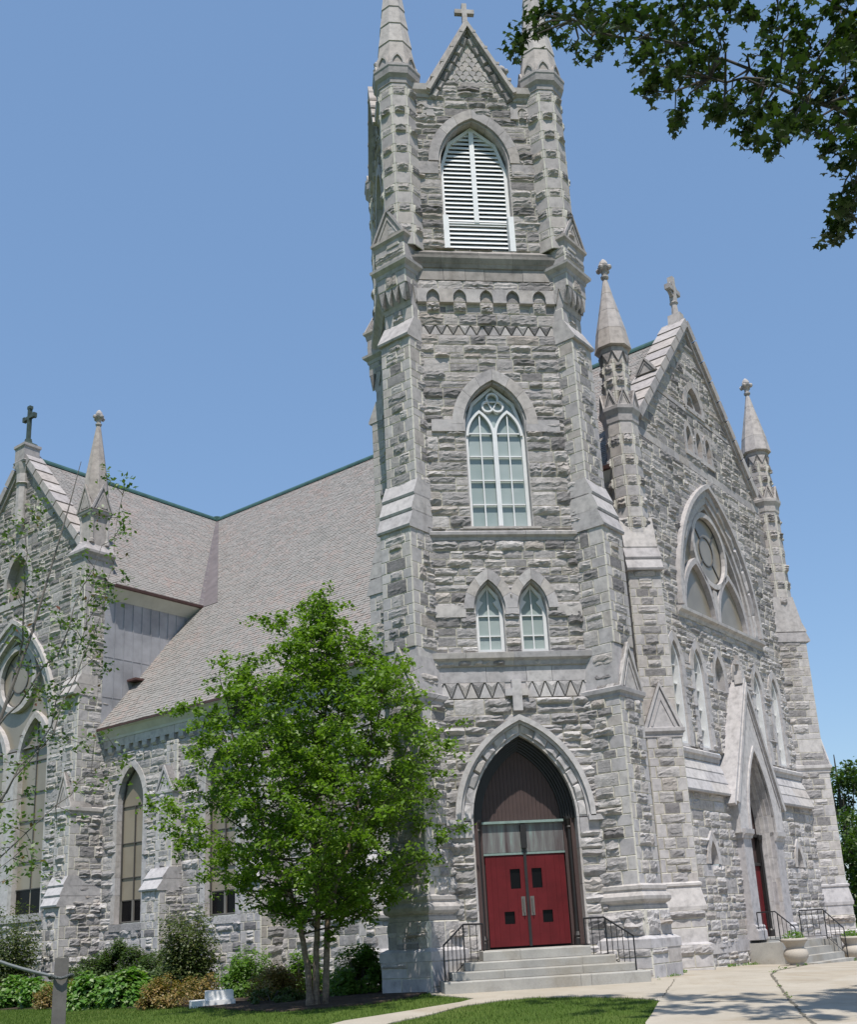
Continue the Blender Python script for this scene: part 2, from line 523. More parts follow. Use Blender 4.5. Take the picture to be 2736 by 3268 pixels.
def verdigris_mat():
    m, t, b = mat('verdigris_panel')
    co = N(t, 'ShaderNodeTexCoord')
    mp = N(t, 'ShaderNodeMapping'); mp.inputs['Scale'].default_value = (6, 6, .6)
    t.links.new(co.outputs['Object'], mp.inputs[0])
    n = noise(t, 1.0, 6, .65, mp.outputs[0], .6)
    rp = ramp(t, [(.3, (.07, .045, .045)), (.45, (.12, .11, .11)), (.58, (.17, .17, .165)), (.72, (.24, .34, .31))], n.outputs[0])
    t.links.new(rp.outputs[0], b.inputs['Base Color']); b.inputs['Roughness'].default_value = .4
    return m
VERDI = verdigris_mat()
IRON = simple('black_iron', (.02, .021, .024), .45, .3)
COPCROSS = simple('dark_green_metal', (.055, .075, .06), .55, .2, 6, .3)
def concrete_mat(name, lo, hi, sc1=.8, bumpd=.004):
    m, t, b = mat(name)
    co = N(t, 'ShaderNodeTexCoord')
    n = noise(t, sc1, 6, .6, co.outputs['Object'])
    rp = ramp(t, [(.3, lo), (.7, hi)], n.outputs[0])
    n2 = noise(t, 30, 5, .7, co.outputs['Object'])
    c = mix(t, rp.outputs[0], ramp(t, [(.3, (.86, .86, .86)), (.7, (1.1, 1.1, 1.1))], n2.outputs[0]).outputs[0], .8, 'MULTIPLY')
    n3 = noise(t, .45, 5, .65, co.outputs['Object'], .4)
    c = mix(t, c, mix(t, c, (.74, .66, .54), 1.0, 'MULTIPLY'), mapr(t, n3.outputs[0], .5, .7, 0, .7))
    n5 = noise(t, 2.2, 6, .75, co.outputs['Object'], .8)
    c = mix(t, c, mix(t, c, (.72, .71, .70), 1.0, 'MULTIPLY'), mapr(t, n5.outputs[0], .56, .7, 0, .6))
    t.links.new(c, b.inputs['Base Color']); b.inputs['Roughness'].default_value = .9
    bump(t, n2.outputs[0], .5, bumpd, b)
    return m
CONC = concrete_mat('concrete', (.34, .30, .24), (.42, .376, .31))
STEP = concrete_mat('step_stone', (.30, .29, .27), (.41, .395, .365), 1.6)
URNM = concrete_mat('urn_concrete', (.38, .34, .29), (.46, .42, .37), 2)
CRACK = simple('crack_dirt', (.13, .115, .085), .95, 0, 6, .4)
MARB = simple('white_marble', (.72, .71, .70), .5, 0, 4, .06)
WOODPOST = simple('weathered_wood', (.115, .105, .098), .85, 0, 7, .25, .01)
ROPEM = simple('grey_cable', (.16, .17, .17), .6)
def ground_mat(name, a, b_, c_, s1, s2):
    m, t, b = mat(name)
    co = N(t, 'ShaderNodeTexCoord')
    n = noise(t, s1, 6, .65, co.outputs['Object']); n2 = noise(t, s2, 4, .7, co.outputs['Object'])
    rp = ramp(t, [(.3, a), (.55, b_), (.75, c_)], n.outputs[0])
    c = mix(t, rp.outputs[0], ramp(t, [(.3, (.7, .7, .7)), (.7, (1.25, 1.25, 1.25))], n2.outputs[0]).outputs[0], .9, 'MULTIPLY')
    t.links.new(c, b.inputs['Base Color']); b.inputs['Roughness'].default_value = .95
    b.inputs['Specular IOR Level'].default_value = .1
    bump(t, n2.outputs[0], .8, .03, b)
    return m
LAWN = ground_mat('lawn', (.050, .092, .014), (.082, .125, .024), (.14, .155, .05), .45, 40)
MULCH = ground_mat('mulch', (.05, .036, .028), (.08, .06, .048), (.12, .095, .075), 3, 30)
def leaf_mat(name, stops, trans=.35, rough=.45, spec=.4):
    m, t, b = mat(name)
    geo = N(t, 'ShaderNodeNewGeometry')
    rp = ramp(t, stops, geo.outputs['Random Per Island'])
    t.links.new(rp.outputs[0], b.inputs['Base Color'])
    b.inputs['Roughness'].default_value = rough
    b.inputs['Specular IOR Level'].default_value = spec
    tr = N(t, 'ShaderNodeBsdfTranslucent')
    c2 = mix(t, rp.outputs[0], (1.3, 1.5, .5), 1.0, 'MULTIPLY')
    t.links.new(c2, tr.inputs[0])
    ms = N(t, 'ShaderNodeMixShader'); ms.inputs[0].default_value = trans
    t.links.new(b.outputs[0], ms.inputs[1]); t.links.new(tr.outputs[0], ms.inputs[2])
    t.links.new(ms.outputs[0], t.nodes['Material Output'].inputs[0])
    return m
BIRCHLEAF = leaf_mat('birch_leaf', [(0, (.085, .155, .014)), (.5, (.125, .215, .022)), (.85, (.16, .255, .035)), (1, (.22, .31, .07))], .42)
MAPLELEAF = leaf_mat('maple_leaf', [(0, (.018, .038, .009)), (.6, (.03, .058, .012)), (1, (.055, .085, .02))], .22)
SAPLEAF = leaf_mat('sapling_leaf', [(0, (.06, .11, .03)), (.6, (.10, .16, .05)), (.95, (.15, .20, .08)), (1, (.16, .06, .04))], .35)
HYDLEAF = leaf_mat('broad_leaf', [(0, (.065, .16, .02)), (.55, (.105, .225, .03)), (.8, (.15, .25, .07)), (1, (.36, .42, .24))], .35)
RUSLEAF = leaf_mat('russet_leaf', [(0, (.11, .13, .024)), (.4, (.20, .15, .042)), (.8, (.28, .175, .06)), (1, (.34, .24, .10))], .32)
YEWLEAF = leaf_mat('yew_leaf', [(0, (.04, .075, .022)), (.6, (.065, .11, .03)), (1, (.10, .145, .045))], .35)
JUNLEAF = leaf_mat('juniper_leaf', [(0, (.05, .075, .022)), (.6, (.08, .115, .03)), (.9, (.12, .15, .045)), (1, (.16, .15, .06))], .38)
GRNLEAF = leaf_mat('privet_leaf', [(0, (.07, .15, .018)), (.6, (.11, .205, .028)), (1, (.16, .26, .05))], .5)
FARLEAF = leaf_mat('far_leaf', [(0, (.03, .062, .012)), (.6, (.055, .10, .02)), (1, (.09, .14, .03))], .35)
GRASSM = leaf_mat('grass_blade', [(0, (.055, .10, .014)), (.6, (.085, .145, .024)), (1, (.13, .17, .045))], .3, .6, .2)
def bark_mat(name, a, b_, sc_=(6, 6, 2), c_=None):
    m, t, b = mat(name)
    co = N(t, 'ShaderNodeTexCoord')
    mp = N(t, 'ShaderNodeMapping'); mp.inputs['Scale'].default_value = sc_
    t.links.new(co.outputs['Object'], mp.inputs[0])
    n = noise(t, 2.0, 6, .7, mp.outputs[0], .5)
    st = [(.3, a), (.6, b_)] + ([(.75, c_)] if c_ else [])
    rp = ramp(t, st, n.outputs[0])
    t.links.new(rp.outputs[0], b.inputs['Base Color']); b.inputs['Roughness'].default_value = .9
    bump(t, n.outputs[0], .9, .02, b)
    return m
BIRCHBARK = bark_mat('birch_bark', (.07, .048, .035), (.22, .165, .12), (4, 4, 7), (.36, .29, .23))
DARKBARK = bark_mat('dark_bark', (.035, .03, .026), (.07, .06, .05))
GREYBARK = bark_mat('grey_bark', (.09, .08, .07), (.16, .14, .125))
# ================================================================== CHURCH
church = empty('stone_church', (0, 0, 0), 'grey rock-faced stone church with a tall corner bell tower and slate roofs', 'church')
T = Fr((0, 0), (0, -1))
TC = Vector((0, 2.6, 0))
def rotc(k):
    return Matrix.Translation(TC) @ Matrix.Rotation(k * math.pi / 2, 4, 'Z') @ Matrix.Translation(-TC)
def offs(w, rise, t):
    r = (w * w + rise * rise) / (2 * w); c = w - r
    return w + t, math.sqrt((r + t) ** 2 - c * c)
def pane_part(fr, pts, d, m, parent, name='pane'):
    mb = MB(); poly(mb, fr, pts, d - .03, d, 0)
    return mb.build(name, m, parent)
def arch_window(fr, ac, z0, zs, w, rise, d, fw, fm, gm, vbars=(), hbars=(), bw=.035, name='window', fd=.09, ret=False):
    """frame (part) with bars, pane as its sub-part"""
    mb = MB()
    wi, ri = offs(w, rise, -fw)
    ring(mb, fr, ac, zs, wi, ri, w, rise, d, d + fd, z0, nv=1, jl=9, gap=0)
    box(mb, fr, ac - w, ac + w, z0, z0 + fw, d, d + fd)
    hf = archw(wi, ri)
    def top(x):
        lo, hi = 0.0, ri
        for _ in range(20):
            m_ = (lo + hi) / 2
            if hf(m_) > abs(x): lo = m_
            else: hi = m_
        return zs + lo
    for x in vbars: box(mb, fr, ac + x - bw / 2, ac + x + bw / 2, z0 + fw, top(x) + .01, d + .005, d + fd * .6)
    for z in hbars:
        h = hf(max(0, z - zs))
        box(mb, fr, ac - h, ac + h, z - bw / 2, z + bw / 2, d + .004, d + fd * .55)
    fo = mb.build(name, fm, church)
    pane_part(fr, outline(ac, z0, zs, w - .01, rise - .01), d + .002, gm, fo)
    if ret: return fo, top
    return fo
# ------------------------------------------------------------ tower shaft
SP, SA = 3.70, 2.06
mb = MB()
dO = offs(1.28, SA, .27)
def hole_lan(ac):
    wo, ro = offs(.36, .72, .25)
    f1 = archw(wo, ro)
    return (ac, lambda z: .37 if z < 9.05 else f1(z - 9.05), 7.88, 9.05 + ro)
LA = (-.50, .64)
wo_b, ro_b = offs(.82, 1.28, .30)
fB = archw(wo_b, ro_b)
holeB = (0.0, lambda z: .83 if z < 14.25 else fB(z - 14.25), 11.28, 14.25 + ro_b)
fD = archw(*dO)
holeD = (.03, lambda z: 1.28 + .03 if z < SP - .35 else fD(z - SP), .5, SP + dO[1])
ashlar(mb, T, -.5, 6.70, (-2.0, 2.0), [holeD], seed=11, amp=.10)
ashlar(mb, T, 7.52, 10.92, (-1.95, 1.95), [hole_lan(LA[0]), hole_lan(LA[1])], seed=12, amp=.088)
ashlar(mb, T, 11.2, 17.0, (-1.95, 1.95), [holeB], seed=13, amp=.088, bands=(.18, .22, .27, .34, .42))
ashlar(mb, T, 17.3, 17.66, (-1.95, 1.95), [], seed=14, amp=.08, bands=(.36,))
ashlar(mb, T, 18.4, 18.72, (-1.95, 1.95), [], seed=15, amp=.08, bands=(.34,), L=(.6, 1.1))
ashlar(mb, T, 17.66, 18.4, (-1.95, 1.95), [], seed=25, amp=.02, bands=(.37,))
zigzag(mb, T, -1.95, -.24, 6.72, 7.12, 5, seed=3)
zigzag(mb, T, .30, 1.95, 6.72, 7.12, 5, seed=4)
smooth_course(mb, T, -1.97, 1.97, 7.12, 7.52, d=.02, L=1.1, seed=6)
zigzag(mb, T, -1.97, 1.97, 17.0, 17.3, 12, seed=8, d=.015)
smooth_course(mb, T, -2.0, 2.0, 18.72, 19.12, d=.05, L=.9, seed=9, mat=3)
# cross between the zigzags
box(mb, T, -.40, .46, 6.68, 7.14, -.05, .0, 2)
box(mb, T, -.09, .15, 6.36, 7.16, -.05, .17, 2)
box(mb, T, -.27, -.09, 6.74, 6.92, -.05, .165, 2); box(mb, T, .15, .33, 6.74, 6.92, -.05, .165, 2)
# strings
course(mb, T, -2.05, 2.05, [(-.05, 7.52), (.06, 7.55), (.08, 7.66), (.17, 7.72), (.19, 7.86), (-.05, 7.93)], mat=2, seed=1)
course(mb, T, -2.0, 2.0, [(-.05, 10.88), (.05, 10.92), (.06, 11.0), (.13, 11.05), (.14, 11.13), (-.05, 11.24)], mat=2, seed=2)
box(mb, T, -1.06, 1.04, 11.24, 11.30, -.4, .07, 2)
ashlar(mb, T, 11.22, 11.3, (-1, 1), [], seed=2, amp=.01) if False else None
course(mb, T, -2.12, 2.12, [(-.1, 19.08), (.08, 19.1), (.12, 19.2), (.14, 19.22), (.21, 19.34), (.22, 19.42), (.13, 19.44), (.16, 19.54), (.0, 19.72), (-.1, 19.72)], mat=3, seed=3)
# impost blocks beside the arches
for a, b in ((-1.92, LA[0] - .62), (LA[0] + .40, LA[1] - .40), (LA[1] + .62, 1.92)):
    smooth_course(mb, T, a, b, 8.82, 9.14, d=.085, L=.9, seed=int(a * 10) + 40)
for a, b in ((-1.75, -.83), (.83, 1.78)):
    smooth_course(mb, T, a, b, 14.03, 14.38, d=.085, L=1.2, seed=33)
for a, b in ((-1.95, -1.30), (1.36, 1.95)):
    smooth_course(mb, T, a, b, 3.30, 3.68, d=.09, L=.8, seed=int(a * 5) + 60)
tw = mb.build('tower_wall', STONE, church)
# blind arcade under the cornice
mb = MB()
cs = (-1.51, -.755, 0.0, .755, 1.51)
hw = .185
edges = [-1.95] + [c for c in cs for _ in (0,)]
prev = -1.95
for i, c in enumerate(list(cs) + [None]):
    e1 = (c - hw) if c is not None else 1.95
    box(mb, T, prev, e1, 18.0, 18.40, -.02, .11)
    extr(mb, T, prev, e1, [(-.02, 17.94), (.14, 17.96), (.14, 18.02), (-.02, 18.04)])
    prev = (c + hw) if c is not None else 0
for c in cs:
    pts = arch(hw, .26, 6)
    # spandrels closing the top of the niche
    P = [(c + hw, 18.40)] + [(c - hw, 18.40)] + [(c + x, 18.13 + y) for x, y in reversed(pts)]
    half = len(pts) // 2
    Rr = [(c + x, 18.13 + y) for x, y in pts[:half + 1]]
    Ll = [(c + x, 18.13 + y) for x, y in pts[half:]]
    poly(mb, T, Rr[::1] + [(c, 18.4), (c + hw, 18.4)], -.02, .11)
    poly(mb, T, [(c - hw, 18.4), (c, 18.4)] + Ll, -.02, .11)
mb.build('blind_arcade', DRESS, church)
rnd = random.Random(5)
for c in cs:
    mb = MB(); stone_block(mb, T, c - hw + .01, c + hw - .01, 17.68, 17.98, None, None, rnd, 'rock', .09, .13, .02)
    mb.build('arcade_boss', STONE, church)
# arches of the tower front
mb = MB()
ring(mb, T, .03, SP, 1.28, SA, *offs(1.28, SA, .06), -.55, .03, .72, nv=6, seed=2, jl=.75)
ring(mb, T, .03, SP, *offs(1.28, SA, .06), *offs(1.28, SA, .26), -.1, .04, None, nv=7, rock=.06, seed=3)
ribbon(mb, T, [(.03 + x, SP + y) for x, y in arch(*offs(1.28, SA, .25), 14)], .07, -.05, .12, side='r')
ribbon(mb, T, [(.03 + x, SP + y) for x, y in arch(*offs(1.28, SA, .32), 14)], .13, -.05, .20, side='r')
for sg in (1, -1):
    a = .03 + sg * (1.28 + .38)
    a0, a1 = sorted((a - sg * .12, a + sg * .30))
    box(mb, T, a0, a1, SP - .10, SP + .03, -.05, .20)
mb.build('door_arch', DRESS, church)
for c in LA:
    mb = MB()
    ring(mb, T, c, 9.05, .36, .72, *offs(.36, .72, .05), -.3, .015, 7.92, nv=3, seed=4, jl=.6)
    ring(mb, T, c, 9.05, *offs(.36, .72, .05), *offs(.36, .72, .31), -.1, .09, None, nv=3, seed=5)
    mb.build('lancet_surround', DRESS, church)
mb = MB()
ring(mb, T, 0, 14.25, .82, 1.28, *offs(.82, 1.28, .05), -.36, .015, 11.30, nv=4, seed=6, jl=.7)
ring(mb, T, 0, 14.25, *offs(.82, 1.28, .05), *offs(.82, 1.28, .36), -.1, .09, None, nv=4, seed=7)
mb.build('window_surround', DRESS, church)
# --- tower windows
for c in LA:
    fo, _ = arch_window(T, c, 7.93, 9.05, .36, .72, -.24, .085, WHITE, PALEGLASS, (0.0,), (8.38, 8.92), .03, 'lancet_window', ret=True)
    for sg in (1, -1):
        mb = MB()
        a = c + sg * .28
        poly(mb, T, [(a - .0 * sg, 9.06), (a, 9.36), (a - sg * .15, 9.28)] if sg > 0 else [(a, 9.36), (a, 9.06), (a + .15, 9.28)], -.23, -.16)
        mb.build('cusp', WHITE, fo)
fo, top = arch_window(T, 0, 11.30, 14.25, .82, 1.28, -.28, .09, WHITE, PALEGLASS, (), (), .03, 'traceried_window', ret=True)
mb = MB()
box(mb, T, -.06, .06, 11.4, 14.25, -.25, -.14)
for sg in (1, -1):
    c = sg * .385
    ribbon(mb, T, [(c + x, 14.02 + y) for x, y in arch(.36, .72, 8)], .07, -.25, -.15, side='c')
    box(mb, T, c - .018, c + .018, 11.4, 14.65, -.25, -.19)
    for z in (12.02, 12.72, 13.42, 14.10): box(mb, T, c - .33, c + .33, z - .018, z + .018, -.25, -.195)
tri = []
for k in range(3):
    t0 = math.pi / 2 + k * 2 * math.pi / 3
    cx, cz = .155 * math.cos(t0), 14.98 + .155 * math.sin(t0)
    tri += [(cx + .155 * math.cos(t0 + u * R(115) / 4), cz + .155 * math.sin(t0 + u * R(115) / 4)) for u in range(-4, 5)]
ribbon(mb, T, tri, .05, -.25, -.15, closed=True)
ribbon(mb, T, [(.13, 15.06), (0, 14.82), (-.13, 15.06)], .03, -.25, -.2, closed=True)
mb.build('tracery', WHITE, fo)
# --- tower doorway
DP = -.56
mb = MB()
for sg in (1, -1):
    a0, a1 = sorted((.05 + sg * 1.28, .05 + sg * 1.02))
    box(mb, T, a0, a1, .72, 3.7, DP - .05, DP + .06, 0)
for i in range(6):
    wa, ra = offs(1.28, SA, -.03 - i * .05)
    ribbon(mb, T, [(.03 + x, SP + y) for x, y in arch(wa, ra, 14)], .05, DP - .05, DP + .42 - i * .07, side='r', mat=1)
for sg in (1, -1):
    lathe(mb, T.off(.05 + sg * 1.15, DP + .14), [(.10, .72), (.10, .86), (.085, .88), (.11, .93), (.085, .98), (.065, 1.02), (.06, 2.9), (.06, 3.46), (.085, 3.5), (.065, 3.54), (.10, 3.66), (.12, 3.70), (.12, 3.76)], 14, 0, 1)
    a0, a1 = sorted((.05 + sg * 1.28, .05 + sg * 1.16))
    box(mb, T, a0, a1, .72, 3.7, DP, DP + .3, 0)
mb.build('door_frame', [BROWNWOOD, BLACKWOOD], church)
mb = MB()
rnd = random.Random(4)
hfT = archw(1.27, SA - .02)
n = 22
for i in range(n):
    x0, x1 = -1.08 + i * 2.16 / n, -1.08 + (i + 1) * 2.16 / n
    zt = []
    for x in (x0, x1):
        lo, hi = 0, SA
        for _ in range(20):
            m_ = (lo + hi) / 2
            if hfT(m_) > abs(x): lo = m_
            else: hi = m_
        zt.append(SP + lo)
    poly(mb, T, [(.05 + x0 + .0025, SP), (.05 + x1 - .0025, SP), (.05 + x1 - .0025, zt[1]), (.05 + x0 + .0025, zt[0])], DP - .04, DP + rnd.uniform(-.003, .003))
mb.build('tympanum', BROWNWOOD, church)
mb = MB(); box(mb, T, -1.03, 1.13, .5, 5.6, DP - .12, DP - .06); mb.build('door_backing', DARK, church)
mb = MB(); box(mb, T, -1.0, 1.08, 3.655, 3.715, DP - .04, DP + .10); box(mb, T, -.97, 1.07, 2.90, 2.95, DP - .03, DP + .035); mb.build('transom_ledge', simple('pale_verdigris', (.20, .27, .25), .5, 0, 5, .2), church)
mb = MB(); box(mb, T, -.97, 1.07, 2.96, 3.655, DP - .04, DP + .005); mb.build('transom_panel', VERDI, church)
mb = MB(); box(mb, T, -.02, .12, 3.05, 3.62, DP, DP + .10); box(mb, T, .02, .09, .74, 3.05, DP - .03, DP + .045); mb.build('door_mullion', BLACKWOOD, church)
for sg in (-1, 1):
    mb = MB()
    c = .055 + sg * .5
    x0, x1 = sorted((.055 + sg * .035, .055 + sg * .99))
    holes = [(.055 + sg * .27, 2.09, 2.56, .125), (.055 + sg * .47, 1.27, 1.56, .125)]
    # boards between and around the panes
    xs = sorted({x0, x1} | {h[0] - h[3] for h in holes} | {h[0] + h[3] for h in holes})
    for a, b in zip(xs, xs[1:]):
        zs_ = [(.755, 2.895)]
        for h in holes:
            if h[0] - h[3] < (a + b) / 2 < h[0] + h[3]:
                zs_ = [q for (u, v) in zs_ for q in (((u, h[1]), (h[2], v)) if u < h[1] < v else ((u, v),))]
        nb = max(1, int(round((b - a) / .12)))
        for k in range(nb):
            p, q = a + (b - a) * k / nb, a + (b - a) * (k + 1) / nb
            for u, v in zs_: box(mb, T, p + (.003 if k else 0), q, u, v, DP - .03, DP + .012 + (.001 if k % 2 else 0))
    box(mb, T, x0 + .01, x1 - .01, .78, 2.85, DP - .05, DP - .031) if False else None
    leaf = mb.build('door_leaf', REDDOOR, church)
    for h in holes:
        mb = MB(); box(mb, T, h[0] - h[3] - .01, h[0] + h[3] + .01, h[1] - .01, h[2] + .01, DP - .05, DP - .032)
        mb.build('door_pane', DARKWIN, leaf)
    mb = MB()
    box(mb, T, .055 + sg * .11 - .05, .055 + sg * .11 + .05, 1.45, 1.90, DP + .012, DP + .022)
    box(mb, T, .055 + sg * .11 - .012, .055 + sg * .11 + .012, 1.52, 1.84, DP + .06, DP + .085)
    for z in (1.53, 1.81): box(mb, T, .055 + sg * .11 - .012, .055 + sg * .11 + .012, z, z + .03, DP + .02, DP + .06)
    mb.build('door_handle', BRONZE, leaf)
# ------------------------------------------------------------ sides of the tower
mb = MB()
for k in (1, 2, 3):
    an = k * math.pi / 2
    Nn = (math.sin(an), -math.cos(an)) 
    fr = Fr((TC.x + Nn[0] * 2.6, TC.y + Nn[1] * 2.6), Nn)
    ashlar(mb, fr, -.5, 19.1, (-2.0, 2.0), [], seed=60 + k, amp=.05, cell=.3)
    course(mb, fr, -2.12, 2.12, [(-.1, 19.08), (.08, 19.1), (.16, 19.22), (.30, 19.36), (.32, 19.44), (.24, 19.56), (.0, 19.72), (-.1, 19.72)], mat=2, seed=k)
mb.build('tower_side_wall', STONE, church)
# ------------------------------------------------------------ belfry stage (four alike)
mb = MB()
LW, LZS, LRI = 1.0, 22.70, 1.48
wo_l, ro_l = offs(LW, LRI, .28)
fL = archw(wo_l, ro_l)
LC = -.04
holeL = (LC, lambda z: 1.02 if z < LZS else fL(z - LZS), 19.74, LZS + ro_l)
slope = 2.0
def gspan(z):
    h = (27.35 - z) / slope
    return (-min(1.95, h), min(1.95, h)) if z > 25.05 else (-1.95, 1.95)
ashlar(mb, T, 19.70, 25.62, gspan, [holeL], seed=21, amp=.082, bands=(.2, .25, .3, .38), levels=(25.05,))
# fish-scale field
rnd = random.Random(3)
z = 25.62; row = 0
gs = lambda zz: max(0.0, (27.0 - zz) / 1.95)
box(mb, T, -.72, .72, 25.6, 25.64, -.1, .02, 2)
poly(mb, T, [(-.75, 25.62), (.75, 25.62), (0, 27.2)], -.1, .012, 1)
while z < 26.9:
    h = gs(z + .09)
    nn = int(h / .15) + 1
    for i in range(-nn, nn + 1):
        c = (i + .5 * (row % 2)) * .2
        if abs(c) > h - .04: continue
        poly(mb, T, [(c, z), (c + .095, z + .10), (c + .095, z + .20), (c - .095, z + .20), (c - .095, z + .10)], 0, .03 + .018 * ((row + i) % 2) , 2)
    z += .165; row += 1
# rock band along the rake, mouldings, copings
for sg in (1, -1):
    for k in range(7):
        t0, t1 = k / 7, (k + 1) / 7
        a0, z0_ = 1.12 * (1 - t0), 24.85 + 2.28 * t0
        a1, z1_ = 1.12 * (1 - t1), 24.85 + 2.28 * t1
        w = .17
        P = [(a0 - w * .3, z0_ - .0), (a0 + w * .8, z0_ + .1), (a1 + w * .8, z1_ + .1), (a1 - w * .3, z1_)]
        if sg < 0: P = [(-a, zz) for a, zz in reversed(P)]
        cx = sum(p[0] for p in P) / 4; cz = sum(p[1] for p in P) / 4
        A = [p[0] for p in P]; Z = [p[1] for p in P]
        v = np.concatenate([T.pa(A, Z, [.06] * 4), T.pa([cx + (a - cx) * .55 for a in A], [cz + (zz - cz) * .7 for zz in Z], [.06 + rnd.uniform(.03, .10) for _ in A]), T.pa(A, Z, [-.1] * 4)])
        mb.add(v, [(4, 5, 6, 7)] + [(i, (i + 1) % 4, 4 + (i + 1) % 4, 4 + i) for i in range(4)] + [(i, 8 + i, 8 + (i + 1) % 4, (i + 1) % 4) for i in range(4)], 0)
ribbon(mb, T, [(1.26, 25.02), (0, 27.42), (-1.26, 25.02)], .10, -.3, .14, side='r', mat=2)
ribbon(mb, T, [(1.20, 24.98), (0, 27.30), (-1.20, 24.98)], .36, -.2, .045, side='r', mat=2)
ribbon(mb, T, [(1.30, 25.10), (0, 27.60), (-1.30, 25.10)], .12, -.4, .26, side='c', mat=2)
for sg in (1, -1):
    for k in range(4):
        t = (k + .6) / 4.2
        a, zz = sg * 1.36 * (1 - t), 25.22 + 2.42 * t
        box(mb, T, a - .05, a + .05, zz - .05, zz + .03, -.4, .27, 2)
# cornice pieces between gable and turret, little blind niches
for sg in (1, -1):
    a0, a1 = sorted((sg * 1.28, sg * 1.98))
    extr(mb, T, a0, a1, [(-.3, 24.95), (.06, 24.95), (.08, 25.05), (.18, 25.12), (.2, 25.32), (-.3, 25.36)], 2)
    a = sg * 1.52
    box(mb, T, a - .36, a - .14, 24.32, 24.72, -.05, .06, 2); box(mb, T, a + .14, a + .36, 24.32, 24.72, -.05, .06, 2)
    extr(mb, T, a - .38, a - .14, [(-.02, 24.24), (.10, 24.26), (.1, 24.33), (-.02, 24.35)], 2); extr(mb, T, a + .14, a + .38, [(-.02, 24.24), (.10, 24.26), (.1, 24.33), (-.02, 24.35)], 2)
    pts = arch(.14, .2, 5); hf_ = 5
    poly(mb, T, [(a + x, 24.5 + y) for x, y in pts[:6]] + [(a, 24.72), (a + .14, 24.72)], -.05, .06, 2)
    poly(mb, T, [(a - .14, 24.72), (a, 24.72)] + [(a + x, 24.5 + y) for x, y in pts[5:]], -.05, .06, 2)
    stone_block(mb, T, a - .13, a + .13, 24.18, 24.40, None, None, rnd, 'rock', .09, .09, .01)
ring(mb, T, LC, LZS, LW, LRI, *offs(LW, LRI, .06), -.62, .015, 19.74, nv=4, seed=6, jl=.6, mat=2)
ring(mb, T, LC, LZS, *offs(LW, LRI, .06), *offs(LW, LRI, .36), -.1, .085, None, nv=4, seed=7, mat=2)
for a, b in ((-1.9, LC - 1.08), (LC + 1.08, 1.9)): smooth_course(mb, T, a, b, 22.25, 22.66, d=.08, L=1.0, seed=4)
# gable behind and roof slopes
poly(mb, T, [(-1.3, 24.9), (1.3, 24.9), (0, 27.55)], -.5, -.1, 2)
bel = mb.build('belfry_wall', STONE, church)
# gable cross
mb = MB()
poly(mb, T, [(-.16, 27.45), (.16, 27.45), (.09, 27.78), (-.09, 27.78)], -.26, .1)
box(mb, T, -.075, .075, 27.78, 28.62, -.16, -.02)
box(mb, T, -.30, -.075, 28.24, 28.39, -.16, -.02); box(mb, T, .075, .30, 28.24, 28.39, -.16, -.02)
gcr = mb.build('gable_cross', DRESS, church)
# louvre
mb = MB()
hfL = archw(LW - .10, LRI - .12)
z = 19.86; lower_top = 20.86
while z < LZS + LRI - .28:
    h = hfL(max(0, z + .07 - LZS)) if z > lower_top else LW - .12
    if h > .06:
        extr(mb, T, LC - h, LC + h, [(-.275, z), (-.26, z + .006), (-.33, z + .140), (-.35, z + .134)])
    z += .148
lou = mb.build('louvre_slats', WHITE, church)
mb = MB()
wi, ri = offs(LW, LRI, -.10)
ring(mb, T, LC, LZS, wi, ri, LW - .002, LRI - .002, -.48, -.24, 19.74, nv=1, jl=9, gap=0)
box(mb, T, LC - LW + .1, LC + LW - .1, 19.74, 19.84, -.48, -.22)
box(mb, T, LC - LW + .1, LC + LW - .1, 20.82, 20.86, -.48, -.25)
for sg in (1, -1):
    a0, a1 = sorted((LC + sg * (LW + .03), LC + sg * (LW - .13)))
    box(mb, T, a0, a1, 19.74, 20.9, -.26, .02)
box(mb, T, LC - .07, LC + .07, 20.86, LZS + LRI - .14, -.34, -.23)
lfr = mb.build('louvre_frame', WHITE, lou)
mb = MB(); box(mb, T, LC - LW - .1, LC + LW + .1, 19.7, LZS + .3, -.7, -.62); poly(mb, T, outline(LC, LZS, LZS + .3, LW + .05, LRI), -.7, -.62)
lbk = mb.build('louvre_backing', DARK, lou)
# roof inside the gables
mb = MB()
for fr in (T, Fr((2.6, 2.6), (1, 0))):
    poly(mb, fr, [(-1.28, 25.0), (1.28, 25.0), (0, 27.5)], -5.0, -.35)
box(mb, T, -2.4, 2.4, 24.9, 25.36, -5.0, -.2)
mb.build('tower_roof', simple('dark_roof_felt', (.02, .02, .022), .8), church)
# ------------------------------------------------------------ octagonal turret (four alike)
def octa_shaft(mb, c, ap, z0, z1, seed, bands=(.40, .27), rock=.07, faces=range(8), proud=.0):
    rnd = random.Random(seed)
    side = 2 * ap * math.tan(math.pi / 8)
    for k in faces:
        t = k * math.pi / 4
        Nn = (math.cos(t), math.sin(t))
        fr = Fr((c[0] + Nn[0] * ap, c[1] + Nn[1] * ap), Nn)
        z = z0; i = 0
        while z < z1 - .05:
            h = bands[i % 2]
            if z1 - (z + h) < .12: h = z1 - z
            if i % 2 == 0: stone_block(mb, fr, -side / 2, side / 2, z, z + h, None, None, rnd, 'dressed', .13, .05)
            else:
                f = side * rnd.uniform(.09, .14)
                stone_block(mb, fr, -side / 2, -side / 2 + f, z, z + h, None, None, rnd, 'dressed', .13, .05)
                stone_block(mb, fr, side / 2 - f, side / 2, z, z + h, None, None, rnd, 'dressed', .13, .05)
                stone_block(mb, fr, -side / 2 + f, side / 2 - f, z, z + h, None, None, rnd, 'rock', .10, rock * 1.35)
            z += h; i += 1
